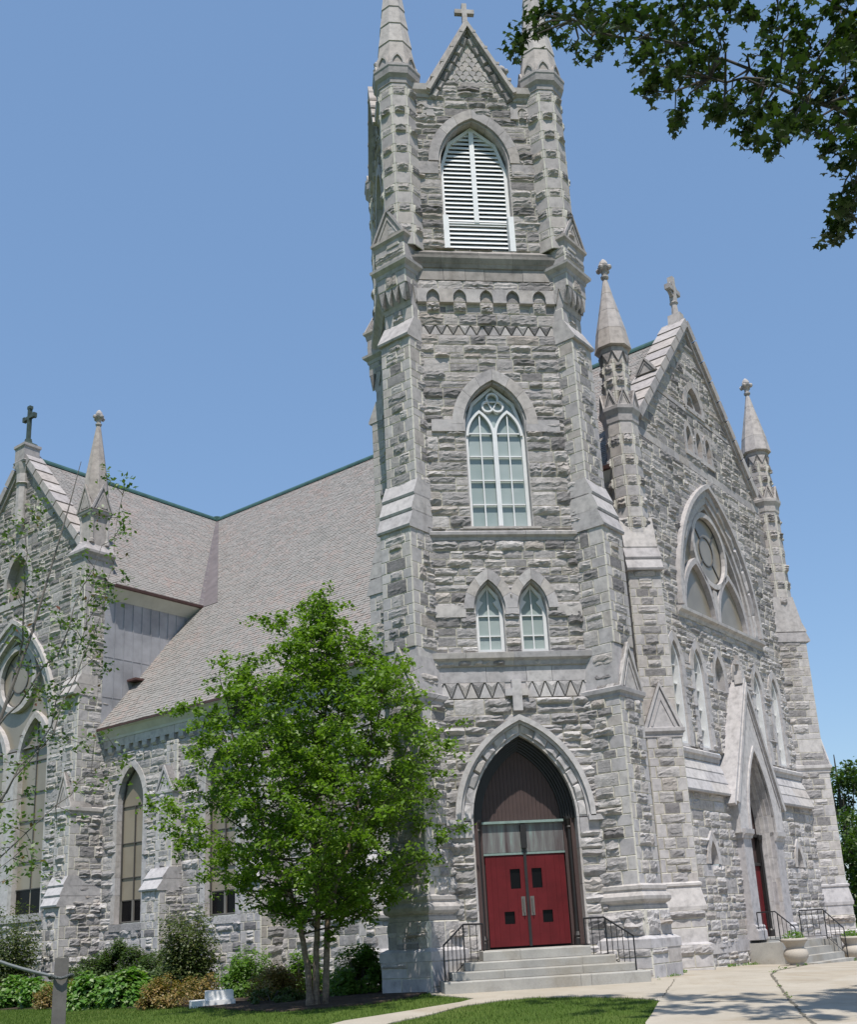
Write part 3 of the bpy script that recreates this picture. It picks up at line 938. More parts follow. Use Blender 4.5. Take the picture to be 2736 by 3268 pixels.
def spire(mb, c, zs_r, mat=2):
    """stages of (z0, r0, z1, r1), each lipping over the one below"""
    for z0, r0, z1, r1 in zs_r:
        lathe(mb, c, [(r0 * .9, z0 - .03), (r0, z0), (r1, z1), (r1 * .8, z1)], 8, math.pi / 8, mat)
def finial(mb, c, z, k=1.0, mat=2):
    lathe(mb, c, [(.10 * k, z - .05), (.13 * k, z), (.13 * k, z + .04 * k), (.08 * k, z + .07 * k), (.10 * k, z + .22 * k), (.17 * k, z + .32 * k), (.20 * k, z + .38 * k), (.13 * k, z + .42 * k), (.15 * k, z + .50 * k), (.11 * k, z + .62 * k), (.03 * k, z + .72 * k)], 8, 0, mat)
    for i in range(4):
        t = math.pi / 4 + i * math.pi / 2
        lathe(mb, (c[0] + .20 * k * math.cos(t), c[1] + .20 * k * math.sin(t)), [(.02 * k, z + .24 * k), (.075 * k, z + .30 * k), (.085 * k, z + .36 * k), (.05 * k, z + .42 * k)], 6, 0, mat)
TU = (-2.2, .20)
mb = MB()
octa_shaft(mb, TU, .53, 19.65, 25.15, 31)
lathe(mb, TU, [(.53, 25.13), (.57, 25.15), (.58, 25.32), (.66, 25.42), (.68, 25.62), (.70, 25.66), (.70, 25.74), (.60, 25.84)], 8, math.pi / 8, 2)
sd = 2 * .62 * math.tan(math.pi / 8)
for k in range(8):
    t = k * math.pi / 4
    fr = Fr((TU[0] + .60 * math.cos(t), TU[1] + .60 * math.sin(t)), (math.cos(t), math.sin(t)))
    pts = arch(.15, .30, 5)
    ribbon(mb, fr, [(x, 25.82 + y) for x, y in pts], .055, -.2, .03, side='r', mat=2)
    poly(mb, fr, [(.15, 25.8)] + [(x, 25.82 + y) for x, y in pts] + [(-.15, 25.8)], -.25, -.01, 2)
spire(mb, TU, [(25.8, .60, 26.75, .475), (26.75, .50, 27.5, .40), (27.5, .425, 28.2, .33), (28.2, .355, 28.9, .265), (28.9, .29, 29.6, .195), (29.6, .22, 30.45, .07)])
finial(mb, TU, 30.42, 1.0)
tur = mb.build('turret', STONE, church)
# ------------------------------------------------------------ diagonal buttress (four alike)
def slab(mb, fr, hw, z0, P0, z1, P1, steps=1, back=-.9, mat=2, lip=.065):
    """weathering: sloping dressed slabs from (P0,z0) up to (P1,z1)"""
    for i in range(steps):
        za, zb = z0 + (z1 - z0) * i / steps, z0 + (z1 - z0) * (i + 1) / steps
        pa, pb = P0 + (P1 - P0) * i / steps, P0 + (P1 - P0) * (i + 1) / steps
        q = lip if i else lip
        extr(mb, fr, -hw - .02, hw + .02, [(back, za - .03), (pa + q - .02, za - .03), (pa + q, za + .03), (pb + (.012 if i < steps - 1 else 0), zb), (back, zb)], mat)
def stage(mb, o, D, hw, z0, z1, P, seed, back=-1.0, style='rock', amp=.055, cell=.12):
    """end face and two sides of a buttress along D from corner point o"""
    D = np.array(D); e = np.array((-D[1], D[0]))
    end = Fr((o[0] + D[0] * P, o[1] + D[1] * P), D)
    kw = dict(amp=amp, cell=cell)
    if style == 'rock':
        ashlar(mb, end, z0, z1, (-hw, hw), [], (1, 1), seed=seed, bands=(.26, .32, .38), L=(.3, .6), qw=(.17, .29), **kw)
    else: ashlar(mb, end, z0, z1, (-hw, hw), [], seed=seed, bands=(.4, .5), L=(.6, .9), flat=1.0, **kw)
    for sg in (1, -1):
        Ns = (e[0] * sg, e[1] * sg)
        fr = Fr((o[0] + Ns[0] * hw, o[1] + Ns[1] * hw), Ns)
        # a axis of this frame: Z x N ; direction of D along it
        s = fr.e[0] * D[0] + fr.e[1] * D[1]
        a0, a1 = sorted((s * P, s * back))
        q = (1, 0) if s < 0 else (0, 1)
        if style == 'rock': ashlar(mb, fr, z0, z1, (a0, a1), [], q, seed=seed + 7 * sg, bands=(.22, .28, .34, .42), L=(.3, .7), qw=(.24, .42), **kw)
        else: ashlar(mb, fr, z0, z1, (a0, a1), [], seed=seed + sg, bands=(.4, .5), L=(.6, .9), flat=1.0, **kw)
    return end
def mould(mb, o, D, hw, P, prof, back=-1.0, mat=2):
    """moulding running round the end and the sides of a buttress; prof = (proud, z)"""
    D = np.array(D); e = np.array((-D[1], D[0]))
    rings = []
    for pr, z in prof:
        h = hw + pr; q = P + pr
        pts = []
        for a, d in ((-h, back), (-h, q), (h, q), (h, back)):
            p = np.array(o) + e * a + D * d
            pts.append((p[0], p[1], z))
        rings.append(pts)
    v = [p for r in rings for p in r]; f = []
    for j in range(len(rings) - 1):
        for i in range(3): f.append((j * 4 + i, j * 4 + i + 1, (j + 1) * 4 + i + 1, (j + 1) * 4 + i))
    f.append((0, 3, 2, 1)); k = (len(rings) - 1) * 4
    f.append((k, k + 1, k + 2, k + 3))
    mb.add(v, f, mat)
TORUS = [(.0, 1.42), (.03, 1.44), (.03, 1.52), (.0, 1.55), (.02, 1.58), (.07, 1.60), (.11, 1.66), (.115, 1.74), (.07, 1.81), (.03, 1.83), (.03, 1.87), (.05, 1.90), (.05, 1.98), (-.02, 2.03)]
o = (-2.6, 0.0); Dg = (-r2, -r2)
mb = MB()
stage(mb, o, Dg, .74, -.8, .56, .66, 41, style='d')
mould(mb, o, Dg, .74, .66, [(.0, .54), (.03, .56), (.03, .76), (-.1, .84)])
E0 = stage(mb, o, Dg, .62, .82, 1.43, .53, 42, amp=.16, cell=.12, style='d')
rnd = random.Random(8)
for fr_, a0, a1 in [(E0, -.55, .55)] :
    pass
mould(mb, o, Dg, .58, .48, TORUS)
stage(mb, o, Dg, .56, 2.0, 6.55, .42, 43, amp=.085)
mould(mb, o, Dg, .56, .42, [(0, 6.52), (.04, 6.55), (.04, 6.62), (.09, 6.68), (.10, 6.78), (-.02, 6.84)])
E1 = stage(mb, o, Dg, .50, 6.8, 7.95, .30, 44, style='d')
# splay from the wider lower stage up to the narrower one
v = []
D_ = np.array(Dg); e_ = np.array((-D_[1], D_[0]))
for h, P_, z in ((.56, .44, 6.80), (.50, .38, 7.95)):
    for a, d in ((-h, -1.0), (-h, P_ - .02), (h, P_ - .02), (h, -1.0)):
        q = np.array(o) + e_ * a + D_ * d; v.append((q[0], q[1], z))
mb.add(v, [(0, 1, 5, 4), (1, 2, 6, 5), (2, 3, 7, 6), (4, 5, 6, 7)], 2)
gablet(mb, Fr((o[0] + Dg[0] * 0, o[1] + Dg[1] * 0), Dg), 0, 6.80, .60, 1.22, -.2, .50, .09, 2)
stage(mb, o, Dg, .50, 7.95, 11.12, .38, 45)
slab(mb, Fr(o, Dg), .53, 11.12, .40, 12.55, .03, 3)
stage(mb, o, Dg, .50, 11.1, 16.80, .03, 46)
slab(mb, Fr(o, Dg), .52, 16.76, .08, 17.42, -.19, 1)
stage(mb, o, Dg, .49, 17.4, 17.80, -.19, 47)
# corbelled zigzag, ledge, die and gablet of the belfry stage
fr = Fr(o, Dg)
extr(mb, fr, -.49, .49, [(-.9, 17.8), (-.17, 17.8), (.03, 18.42), (-.9, 18.42)], 2)
for i in range(4):
    a = -.49 + i * .245
    poly(mb, Fr((o[0] + Dg[0] * 0, o[1] + Dg[1] * 0), Dg), [(a + .01, 18.42), (a + .1225, 17.95), (a + .235, 18.42)], -.3, .06, 0)
for sg in (1, -1):
    Ns = (e_[0] * sg, e_[1] * sg); f2 = Fr((o[0] + Ns[0] * .49, o[1] + Ns[1] * .49), Ns)
    s = f2.e[0] * Dg[0] + f2.e[1] * Dg[1]
    for i in range(2):
        a = s * (.02 - .245 * (i + .5))
        poly(mb, f2, [(a - .11, 18.42), (a, 17.95), (a + .11, 18.42)], -.2, .045, 0)
stage(mb, o, Dg, .50, 18.42, 18.85, .06, 48, style='rock')
mould(mb, o, Dg, .50, .06, [(0, 18.82), (.03, 18.84), (.05, 18.94), (.15, 19.04), (.16, 19.12), (.02, 19.14)])
stage(mb, o, Dg, .52, 19.12, 19.72, .08, 49, style='d')
mould(mb, o, Dg, .52, .08, [(0, 19.68), (.02, 19.70), (.04, 19.84), (.10, 19.92), (.10, 20.0), (-.02, 20.04)])
gablet(mb, Fr(o, Dg), 0, 20.02, .58, .98, -.75, .17, .07, 2)
bt = mb.build('buttress', STONE, church)
# copies round the tower
for k in (1, 2, 3):
    M_ = rotc(k)
    copy_at(bt, M_, church)
    copy_at(bel, M_, church); copy_at(gcr, M_, church); copy_at(lou, M_, church)


for dx, dy in ((4.4, 0), (0, 4.8), (4.4, 4.8)): copy_at(tur, Matrix.Translation((dx, dy, 0)), church)
# cornerstone with its date on the left front buttress
fe = Fr((o[0] + Dg[0] * .545, o[1] + Dg[1] * .545), Dg)
mb = MB()
rnd = random.Random(12)
def boulder(a0, a1, z0, z1, amp, fr, seed):
    rr = random.Random(seed)
    stone_block(mb, fr, a0, a1, z0, z1, None, None, rr, 'rock', .13, amp, 0)
boulder(.32, .60, .84, 1.42, .12, fe, 3); boulder(-.60, -.30, .84, 1.42, .07, fe, 4)
poly(mb, fe, [(-.30, 1.20), (.32, 1.20), (.32, 1.42), (-.30, 1.42)], -.02, .05, 0)
poly(mb, fe, [(-.30, .84), (.32, .84), (.32, .95), (-.30, .95)], -.02, .06, 0)
box(mb, fe, -.30, .32, .95, 1.20, -.02, .012, 2)
cs_ = mb.build('cornerstone', STONE, church)
cu = bpy.data.curves.new('date', 'FONT'); cu.body = '1888'; cu.size = .23; cu.extrude = .014; cu.align_x = 'CENTER'
to = bpy.data.objects.new('tmp', cu); col.objects.link(to)
me = bpy.data.meshes.new_from_object(to.evaluated_get(bpy.context.evaluated_depsgraph_get()))
bpy.data.objects.remove(to)
Mx = Matrix((Vector((*fe.e[:2], 0)), Vector((0, 0, 1)), Vector((*fe.N[:2], 0)))).transposed().to_4x4()
Mx.translation = Vector(fe.p(.01, .99, .024))
me.transform(Mx); me.materials.append(ROCK)
od = bpy.data.objects.new('carved_date', me); col.objects.link(od); od.parent = cs_
# rough boulders on the plinth of the front buttresses
def plinth(fr, a0, a1, amp, seed):
    global mb
    mb = MB(); boulder(a0, a1, .84, 1.42, amp, fr, seed); mb.build('plinth_stone', STONE, church)
for o2, Dg2 in ((o, Dg), ((2.6, 0), (r2, -r2))):
    D2 = np.array(Dg2); e2 = np.array((-D2[1], D2[0]))
    if o2[0] > 0:
        f3 = Fr((o2[0] + D2[0] * .535, o2[1] + D2[1] * .535), Dg2)
        plinth(f3, -.60, .02, .16, 21); plinth(f3, .03, .60, .13, 22)
    sg = 1 if o2[0] < 0 else -1
    Ns = (e2[0] * sg, e2[1] * sg); f2 = Fr((o2[0] + Ns[0] * .625, o2[1] + Ns[1] * .625), Ns)
    sdir_ = f2.e[0] * D2[0] + f2.e[1] * D2[1]
    for k, (p, q) in enumerate(((.50, -.02), (-.03, -.55))):
        a0, a1 = sorted((sdir_ * p, sdir_ * q)); plinth(f2, a0, a1, .15, 30 + k + sg)
# ================================================================== FACADE (frame F: a = s - 12.5)
F = Fr(pt(12.5, -0.5), (r2, -r2))
wo_w, ro_w = offs(2.72, 4.5, .34)
fW = archw(wo_w, ro_w); WZ = 11.0
holeW = (0.0, lambda z: fW(z - WZ), 10.9, WZ + ro_w)
PW = 1.02
fP = archw(1.5, 3.4)
GS = 1.158; GA = 22.65
def fspan(z):
    h = min(6.0, (GA - z) / GS)
    return (-h, h)
w3, r3 = offs(.20, .34, .16); f3_ = archw(w3, r3)
H3 = [(c, (lambda z: .24 if z < 17.95 else f3_(z - 17.95)), 17.2, 17.95 + r3) for c in (-.8, 0, .8)]
wt, rt = offs(.62, .95, .22); fT_ = archw(wt, rt)
HT = (0.0, lambda z: fT_(z - 19.15), 19.1, 19.15 + rt)
LANC = [-4.09, -2.455, -.82, .82, 2.455, 4.09]
wl, rl = offs(.36, .78, .22); fl_ = archw(wl, rl)
HL = [(c, (lambda z: .37 if z < 8.88 else fl_(z - 8.88)), 6.32 if abs(c) > 2 else 8.5, 8.88 + rl) for c in LANC]
mb = MB()
ashlar(mb, F, 6.27, 10.6, (-5.9, 5.9), HL, seed=101, amp=.075, cell=.15, levels=(8.9,))
ashlar(mb, F, 10.6, 16.55, fspan, [holeW], seed=102, amp=.075, cell=.15)
smooth_course(mb, F, -5.3, 5.3, 16.55, 16.85, d=.03, L=1.3)
ashlar(mb, F, 16.85, 18.85, fspan, H3, seed=103, amp=.075, cell=.15)
smooth_course(mb, F, -3.2, 3.2, 18.85, 19.02, d=.05, L=1.3)
ashlar(mb, F, 19.02, 22.5, fspan, [HT], seed=104, amp=.075, cell=.15, levels=(19.1,))
F2 = Fr(pt(12.5, -0.72), (r2, -r2))
holeP = (0.0, lambda z: 1.5 if z < 4 else fP(z - 4), .4, 7.4)
nich = archw(.42, .9)
HN = [(c, (lambda z: nich(z - 2.7)), 2.69, 3.6) for c in (-3.55, 3.55)]
ashlar(mb, F2, -.9, 4.9, (-5.6, 5.6), [holeP] + HN, seed=105, cell=.15, amp=.075, bands=(.24, .32, .4, .5))
smooth_course(mb, F2, -5.6, -1.6, .16, .5, d=.06, L=1.5, seed=2); smooth_course(mb, F2, 1.6, 5.6, .16, .5, d=.06, L=1.5, seed=3)
for sg in (1, -1):
    a0, a1 = sorted((sg * 4.25, sg * 2.6)); smooth_course(mb, F2, a0, a1, 2.35, 2.69, d=.03, L=1.2, seed=5)
    a0, a1 = sorted((sg * 5.4, sg * 1.9))
    # weathered set-off under the lancets
    course(mb, F, a0, a1, [(0, 5.86), (.12, 5.90), (.14, 6.02), (.20, 6.06), (.21, 6.16), (0, 6.28)], mat=2, seed=6)
    for i in range(3):
        za = 4.86 + i * .34; pa = .42 - i * .11
        course(mb, F, a0, a1, [(0, za - .03), (pa, za - .03), (pa + .02, za + .03), (pa - .10, za + .335), (0, za + .335)], mat=2, seed=7 + i, L=2.5)
# recess backs of the blind work
for c in LANC[2:4]: box(mb, F, c - .6, c + .6, 8.3, 10.0, -.3, -.16, 2)
for c in (-3.55, 3.55): box(mb, F2, c - .5, c + .5, 2.6, 3.7, -.35, -.22, 2)
mb.build('facade_wall', STONE, church)
# gable coping with stepped tops, kneeler gablets, cross
mb = MB()
for sg in (1, -1):
    n = 9
    p0 = (sg * 4.95, 17.25); p1 = (sg * .02, 22.95)
    for i in range(n):
        t0, t1 = i / n, (i + 1) / n - .008
        A = [p0[0] + (p1[0] - p0[0]) * t for t in (t0, t1)]; Z = [p0[1] + (p1[1] - p0[1]) * t for t in (t0, t1)]
        nx, nz = sg * .755, .655
        th0, th1 = .115, .085
        P = [(A[0] - nx * .2, Z[0] - nz * .2), (A[0] + nx * th0, Z[0] + nz * th0), (A[1] + nx * th1, Z[1] + nz * th1), (A[1] - nx * .2, Z[1] - nz * .2)]
        if sg < 0: P = P[::-1]
        poly(mb, F, P, -.75, .22, 0)
    ribbon(mb, F, [(p0[0] - sg * .22, p0[1] - .1), (0, 22.55)], .16, -.1, .13, side='c')
    ribbon(mb, F, [(p0[0] - sg * .75, p0[1] - .1), (0, 22.0)], .12, -.1, .07, side='c') if False else None
    # kneeler gablet on the back slope
    t = .42
    a, z = p0[0] + (p1[0] - p0[0]) * t, p0[1] + (p1[1] - p0[1]) * t
    o_ = F.off(a + sg * .10, -.25)
    Ns = F.e * sg
    gablet(mb, Fr((o_[0], o_[1]), (Ns[0], Ns[1])), 0, z - .05, .42, .62, -.5, .22, .06, 0)
mb.build('gable_coping', DRESS, church)
mb = MB()
CF = Fr(pt(12.5, -.30), (r2, -r2))
poly(mb, CF, [(-.24, 22.75), (.24, 22.75), (.16, 23.3), (-.16, 23.3)], -.25, .25)
lathe(mb, CF.off(0, 0), [(.13, 23.3), (.11, 23.75), (.16, 23.82), (.11, 23.88)], 8, 0, 0)
box(mb, CF, -.10, .10, 23.85, 24.95, -.11, .11)
box(mb, CF, -.46, -.10, 24.28, 24.48, -.11, .11); box(mb, CF, .10, .46, 24.28, 24.48, -.11, .11)
ribbon(mb, CF, [(.30 * math.cos(t * R(30)), 24.38 + .30 * math.sin(t * R(30))) for t in range(12)], .09, -.07, .07, closed=True)
mb.build('ridge_cross', DRESS, church)
# --- big west window
mb = MB()
ring(mb, F, 0, WZ, 2.72, 4.5, *offs(2.72, 4.5, .22), -.30, .02, None, nv=7, seed=2)
ring(mb, F, 0, WZ, *offs(2.72, 4.5, .22), *offs(2.72, 4.5, .48), -.1, .06, None, nv=7, rock=.05, seed=3)
ribbon(mb, F, [(x, WZ + y) for x, y in arch(*offs(2.72, 4.5, .48), 16)], .16, -.05, .20, side='r')
course(mb, F, -3.5, 3.5, [(-.45, 10.6), (.05, 10.62), (.09, 10.74), (.2, 10.8), (.21, 10.9), (-.45, 11.02)], mat=0, seed=4, L=1.8)
mb.build('window_surround', DRESS, church)
CZ = 13.70; CR = 1.24
mb = MB()
circ = lambda r, n=28: [(r * math.cos(2 * math.pi * i / n), CZ + r * math.sin(2 * math.pi * i / n)) for i in range(n)]
ribbon(mb, F, circ(CR + .09), .18, -.26, -.05, closed=True)
wi, ri = offs(2.72, 4.5, -.16)
ring(mb, F, 0, WZ, wi, ri, 2.725, 4.505, -.26, -.07, None, nv=6, gap=0)
for sg in (1, -1):
    c = sg * 1.36
    ribbon(mb, F, [(c + x, WZ + y) for x, y in arch(1.24, 2.0, 10)], .19, -.26, -.05, side='c')
poly(mb, F, [(-.13, 11.0), (.13, 11.0), (.13, 12.2), (-.13, 12.2)], -.26, -.06)
fo = mb.build('rose_window', DRESS, church)
pane_part(F, outline(0, WZ, WZ + .01, 2.72, 4.48, 14), -.22, BEIGE, fo)
mb = MB()
ribbon(mb, F, circ(.55, 20), .05, -.22, -.19, closed=True)
ribbon(mb, F, circ(CR - .02), .05, -.22, -.19, closed=True)
for k in range(4):
    t = R(45) + k * math.pi / 2
    ribbon(mb, F, [(.57 * math.cos(t), CZ + .57 * math.sin(t)), (CR * math.cos(t), CZ + CR * math.sin(t))], .05, -.22, -.19)
mb.build('glazing_bars', LEADBAR, fo)
# --- trefoil window and triple lights of the gable
mb = MB()
ring(mb, F, 0, 19.15, .62, .95, *offs(.62, .95, .27), -.3, .07, None, nv=4, seed=5)
box(mb, F, -.8, .8, 18.98, 19.16, -.3, .09)
fo = mb.build('trefoil_window', DRESS, church)
pane_part(F, outline(0, 19.12, 19.15, .63, .95), -.24, BEIGE, fo)
mb = MB()
tri = []
for k in range(3):
    t0 = math.pi / 2 + k * 2 * math.pi / 3
    cx, cz = .17 * math.cos(t0), 19.50 + .17 * math.sin(t0)
    tri += [(cx + .19 * math.cos(t0 + u * R(115) / 4), cz + .19 * math.sin(t0 + u * R(115) / 4)) for u in range(-4, 5)]
ribbon(mb, F, tri, .14, -.22, -.08, closed=True)
mb.build('tracery', DRESS, fo)
for c in (-.8, 0, .8):
    mb = MB()
    ring(mb, F, c, 17.95, .20, .34, *offs(.20, .34, .18), -.2, .06, 17.25, nv=2, seed=int(c * 10) + 20)
    box(mb, F, c - .40, c + .40, 17.08, 17.25, -.2, .08)
    fo = mb.build('gable_light', DRESS, church)
    pane_part(F, outline(c, 17.2, 17.95, .21, .34), -.15, BEIGE, fo)
# --- lancet row
for c in LANC:
    mb = MB()
    long_ = abs(c) > 2
    ring(mb, F, c, 8.88, .36, .78, *offs(.36, .78, .27), -.3, .06, 6.3 if long_ else 8.45, nv=3, seed=int(c * 10) + 90, jl=.8)
    if long_: box(mb, F, c - .42, c + .42, 6.26, 6.36, -.3, .06)
    sur = mb.build('lancet_surround', DRESS, church)
    if long_: arch_window(F, c, 6.36, 8.88, .355, .77, -.26, .09, WHITE, PALEGLASS, (0.0,), (7.0, 7.65, 8.3, 8.9), .03, 'lancet_window', .24)
for a, b in zip([-5.0] + [c for c in LANC], [c for c in LANC] + [5.0]):
    a0 = a + .62 if a > -5 else a; b0 = b - .62 if b < 5 else b
    if b0 - a0 > .15:
        mb = MB(); extr(mb, F, a0, b0, [(-.05, 8.72), (.05, 8.74), (.06, 8.82), (.11, 8.85), (.11, 8.95), (-.05, 9.0)], 0)
        mb.build('impost_string', DRESS, church)
for c in (-3.55, 3.55):
    mb = MB(); ring(mb, F2, c, 2.72, .27, .70, *offs(.27, .70, .21), -.3, .09, None, nv=3, seed=int(c) + 50)
    mb.build('niche_surround', DRESS, church)
# --- west portal
PF = Fr(pt(12.5, -1.02), (r2, -r2))
mb = MB()
PH, PA, PZ0, PZ1 = 1.80, 0.0, 4.75, 8.62
# front gable with the arch cut out, built as strips either side
apts = arch(PW, 2.65, 12)
half = len(apts) // 2
right = [(x, 3.82 + y) for x, y in apts[:half + 1]]
def gx(z): return PH * (PZ1 - z) / (PZ1 - PZ0)
for sg in (1, -1):
    P = [(sg * PW, 3.0), (sg * PH, 3.0), (sg * PH, PZ0)] + [(0, PZ1)] + [(sg * x, z) for x, z in reversed(right)]
    P = [(a, max(z, 3.70)) for a, z in P]
    if sg < 0: P = P[::-1]
    poly(mb, PF, P, -.32, 0, 0)
# rake mouldings, slope slabs back to the wall
ribbon(mb, PF, [(PH + .12, PZ0 - .12), (0, PZ1 + .02), (-PH - .12, PZ0 - .12)], .17, -.35, .10, side='c')
ribbon(mb, PF, [(PH - .12, PZ0 - .1), (0, PZ1 - .42), (-PH + .12, PZ0 - .1)], .06, -.1, .045, side='c')
for sg in (1, -1):
    P = [(sg * (PH + .22), PZ0 - .22), (sg * (PH + .36), PZ0 - .15), (0, PZ1 + .32), (0, PZ1 - .02)]
    if sg < 0: P = P[::-1]
    poly(mb, PF, P, -.6, .05, 0)
    # columns
    a0, a1 = sorted((sg * PW, sg * (PW + .62)))
    box(mb, PF, a0, a1, .5, 3.55, -.5, -.04); 
    x0, x1 = sorted((sg * (PW - .0), sg * (PW + .66)))
    extr(mb, PF, x0 - .03, x1 + .03, [(-.5, 3.52), (0, 3.54), (.02, 3.62), (.09, 3.68), (.10, 3.82), (-.5, 3.84)])
    extr(mb, PF, x0 - .03, x1 + .03, [(-.5, .45), (.08, .45), (.08, .72), (.03, .78), (.05, .84), (.0, .9), (-.5, .92)])
ribbon(mb, PF, [(x, 3.82 + y) for x, y in apts], .10, -.1, .05, side='r')
# deep splayed reveal: stepped orders
for i in range(4):
    w_, r_i = offs(PW, 2.65, -.03 * i)
    ring(mb, PF, 0, 3.82, *offs(PW, 2.65, -.03 * (i + 1)), w_, r_i, -.10 - .13 * (i + 1), -.06 - .13 * i, .5, nv=5, seed=i, jl=.7)
poly(mb, PF, [(-.16, 8.75), (.16, 8.75), (.10, 9.2), (-.10, 9.2)], -.25, .02)
box(mb, PF, -.07, .07, 9.2, 9.75, -.2, -.05); box(mb, PF, -.24, -.07, 9.42, 9.55, -.2, -.05); box(mb, PF, .07, .24, 9.42, 9.55, -.2, -.05)
mb.build('portal', DRESS, church)
DF = Fr(pt(12.5, -1.02 + .60), (r2, -r2))
mb = MB()
poly(mb, DF, outline(0, .5, 3.82, PW, 2.6), -.1, -.05, 0)
for sg in (1, -1):
    lathe(mb, DF.off(sg * .83, .08), [(.10, .5), (.10, .7), (.06, .75), (.06, 3.5), (.1, 3.6), (.11, 3.75)], 12, 0, 1)
    a0, a1 = sorted((sg * .92, sg * .74)); box(mb, DF, a0, a1, .5, 3.7, -.05, .06, 1)
box(mb, DF, -.9, .9, 2.75, 2.85, -.05, .06, 1); box(mb, DF, -.9, .9, 3.68, 3.78, -.05, .08, 1)
mb.build('door_frame', [BROWNWOOD, BLACKWOOD], church)
for sg in (1, -1):
    mb = MB()
    for k in range(6):
        a0, a1 = sorted((sg * (.02 + k * .115), sg * (.02 + (k + 1) * .115)))
        box(mb, DF, a0 + .002, a1 - .002, .52, 2.74, -.05, .01 + .001 * (k % 2))
    leaf = mb.build('door_leaf', REDDOOR, church)
    mb = MB(); box(mb, DF, sg * .1 - .03, sg * .1 + .03, 1.3, 1.7, .01, .05); mb.build('door_handle', BRONZE, leaf)
# ================================================================== corner turrets of the facade
def corner(s, n, D, dz, seed):
    o = pt(s, n); o = (o[0], o[1])
    fr = Fr(o, D)
    mb = MB()
    stage(mb, o, D, .62, -.9, .50, .95, seed, amp=.12, style='d')
    mould(mb, o, D, .62, .95, [(.0, .30), (.04, .33), (.04, .5), (-.08, .56)])
    stage(mb, o, D, .58, .54, 1.40, .86, seed + 1, amp=.14, style='d')
    mould(mb, o, D, .56, .84, [(0, 1.36), (.06, 1.40), (.07, 1.50), (-.02, 2.02), (.02, 2.06), (.02, 2.12), (-.03, 2.16)])
    stage(mb, o, D, .52, 2.1, 6.2, .78, seed + 2, cell=.15)
    mould(mb, o, D, .52, .78, [(0, 6.16), (.04, 6.2), (.04, 6.28), (.10, 6.36), (.10, 6.46), (-.02, 6.5)])
    stage(mb, o, D, .50, 6.46, 7.7, .66, seed + 3, style='d')
    gablet(mb, fr, 0, 6.48, .58, 1.35, -.2, .86, .09, 2)
    stage(mb, o, D, .50, 7.7, 11.3, .66, seed + 4, cell=.15)
    slab(mb, fr, .54, 11.3, .76, 12.05, .58, 2)
    slab(mb, fr, .50, 12.05, .60, 13.1, .38, 1, lip=0)
    octa_shaft(mb, o, .48, 12.4, 16.35 + dz, seed + 5, rock=.09, bands=(.36, .34))
    lathe(mb, o, [(.48, 16.3 + dz), (.52, 16.36 + dz), (.54, 16.6 + dz), (.62, 16.75 + dz), (.63, 16.86 + dz), (.50, 16.95 + dz)], 8, math.pi / 8, 2)
    side = 2 * .60 * math.tan(math.pi / 8)
    for k in range(8):
        t = k * math.pi / 4
        gablet(mb, Fr((o[0] + .56 * math.cos(t), o[1] + .56 * math.sin(t)), (math.cos(t), math.sin(t))), 0, 16.86 + dz, side * .5, .62, -.3, .05, .05, 2)
    octa_shaft(mb, o, .40, 16.95 + dz, 18.6 + dz, seed + 6, rock=.10, bands=(.2, .3))
    rnd = random.Random(seed)
    for k in range(8):
        t = k * math.pi / 4
        f_ = Fr((o[0] + .40 * math.cos(t), o[1] + .40 * math.sin(t)), (math.cos(t), math.sin(t)))
        w = .40 * math.tan(math.pi / 8)
        poly(mb, f_, [(-w, 18.85 + dz), (0, 18.5 + dz), (w, 18.85 + dz)], -.1, .07, 0)
    lathe(mb, o, [(.40, 18.55 + dz), (.41, 18.85 + dz), (.44, 18.9 + dz), (.44, 19.1 + dz), (.40, 19.12 + dz)], 8, math.pi / 8, 2)
    spire(mb, o, [(19.08 + dz, .56, 19.75 + dz, .46), (19.75 + dz, .465, 20.5 + dz, .31), (20.5 + dz, .315, 21.2 + dz, .17), (21.2 + dz, .175, 21.85 + dz, .055)])
    finial(mb, o, 21.85 + dz, 1.0)
    return mb.build('corner_turret', STONE, church)
corner(6.5, -.5, (0.0, -1.0), 0.0, 200)
corner(18.5, -.5, (1.0, 0.0), .38, 300)
# ================================================================== side wall of the front bay (mostly hidden behind the tower)
B = Fr(pt(6.35, 0), (-r2, -r2))
mb = MB()
ashlar(mb, B, -.5, 14.6, (-4.5, .3), [], seed=110, cell=.3)
mb.build('bay_wall', STONE, church)
# ================================================================== AISLE (frame A: a = -n)
A_ = Fr(pt(2.15, 0), (-r2, -r2))
WN = (18.55, 13.60, 8.65, 3.7)
wa, ra = offs(.76, 1.34, .20); fA = archw(wa, ra)
HA = [(-n_, (lambda z: .78 if z < 6.4 else fA(z - 6.4)), 2.12, 6.4 + ra) for n_ in WN]
mb = MB()
ashlar(mb, A_, -.9, 8.30, (-20.6, -1.0), HA, seed=120, cell=.15, amp=.08, bands=(.24, .32, .4, .5))
a = -20.45
while a < -1.2:
    box(mb, A_, a, a + .26, 8.38, 8.56, -.05, .12, 2); extr(mb, A_, a, a + .26, [(-.05, 8.30), (.06, 8.32), (.10, 8.38), (-.05, 8.38)], 2)
    a += .52
smooth_course(mb, A_, -20.6, -1.0, 8.56, 8.86, d=.10, L=1.4, seed=3)
box(mb, A_, -20.6, -1.0, 8.3, 8.6, -.1, .0, 0)
for n_ in WN: smooth_course(mb, A_, -n_ - 1.05, -n_ + 1.05, 1.86, 2.12, d=.07, L=1.9, mat=0, seed=int(n_), back=-.3)
mb.build('aisle_wall', STONE, church)
mb = MB()
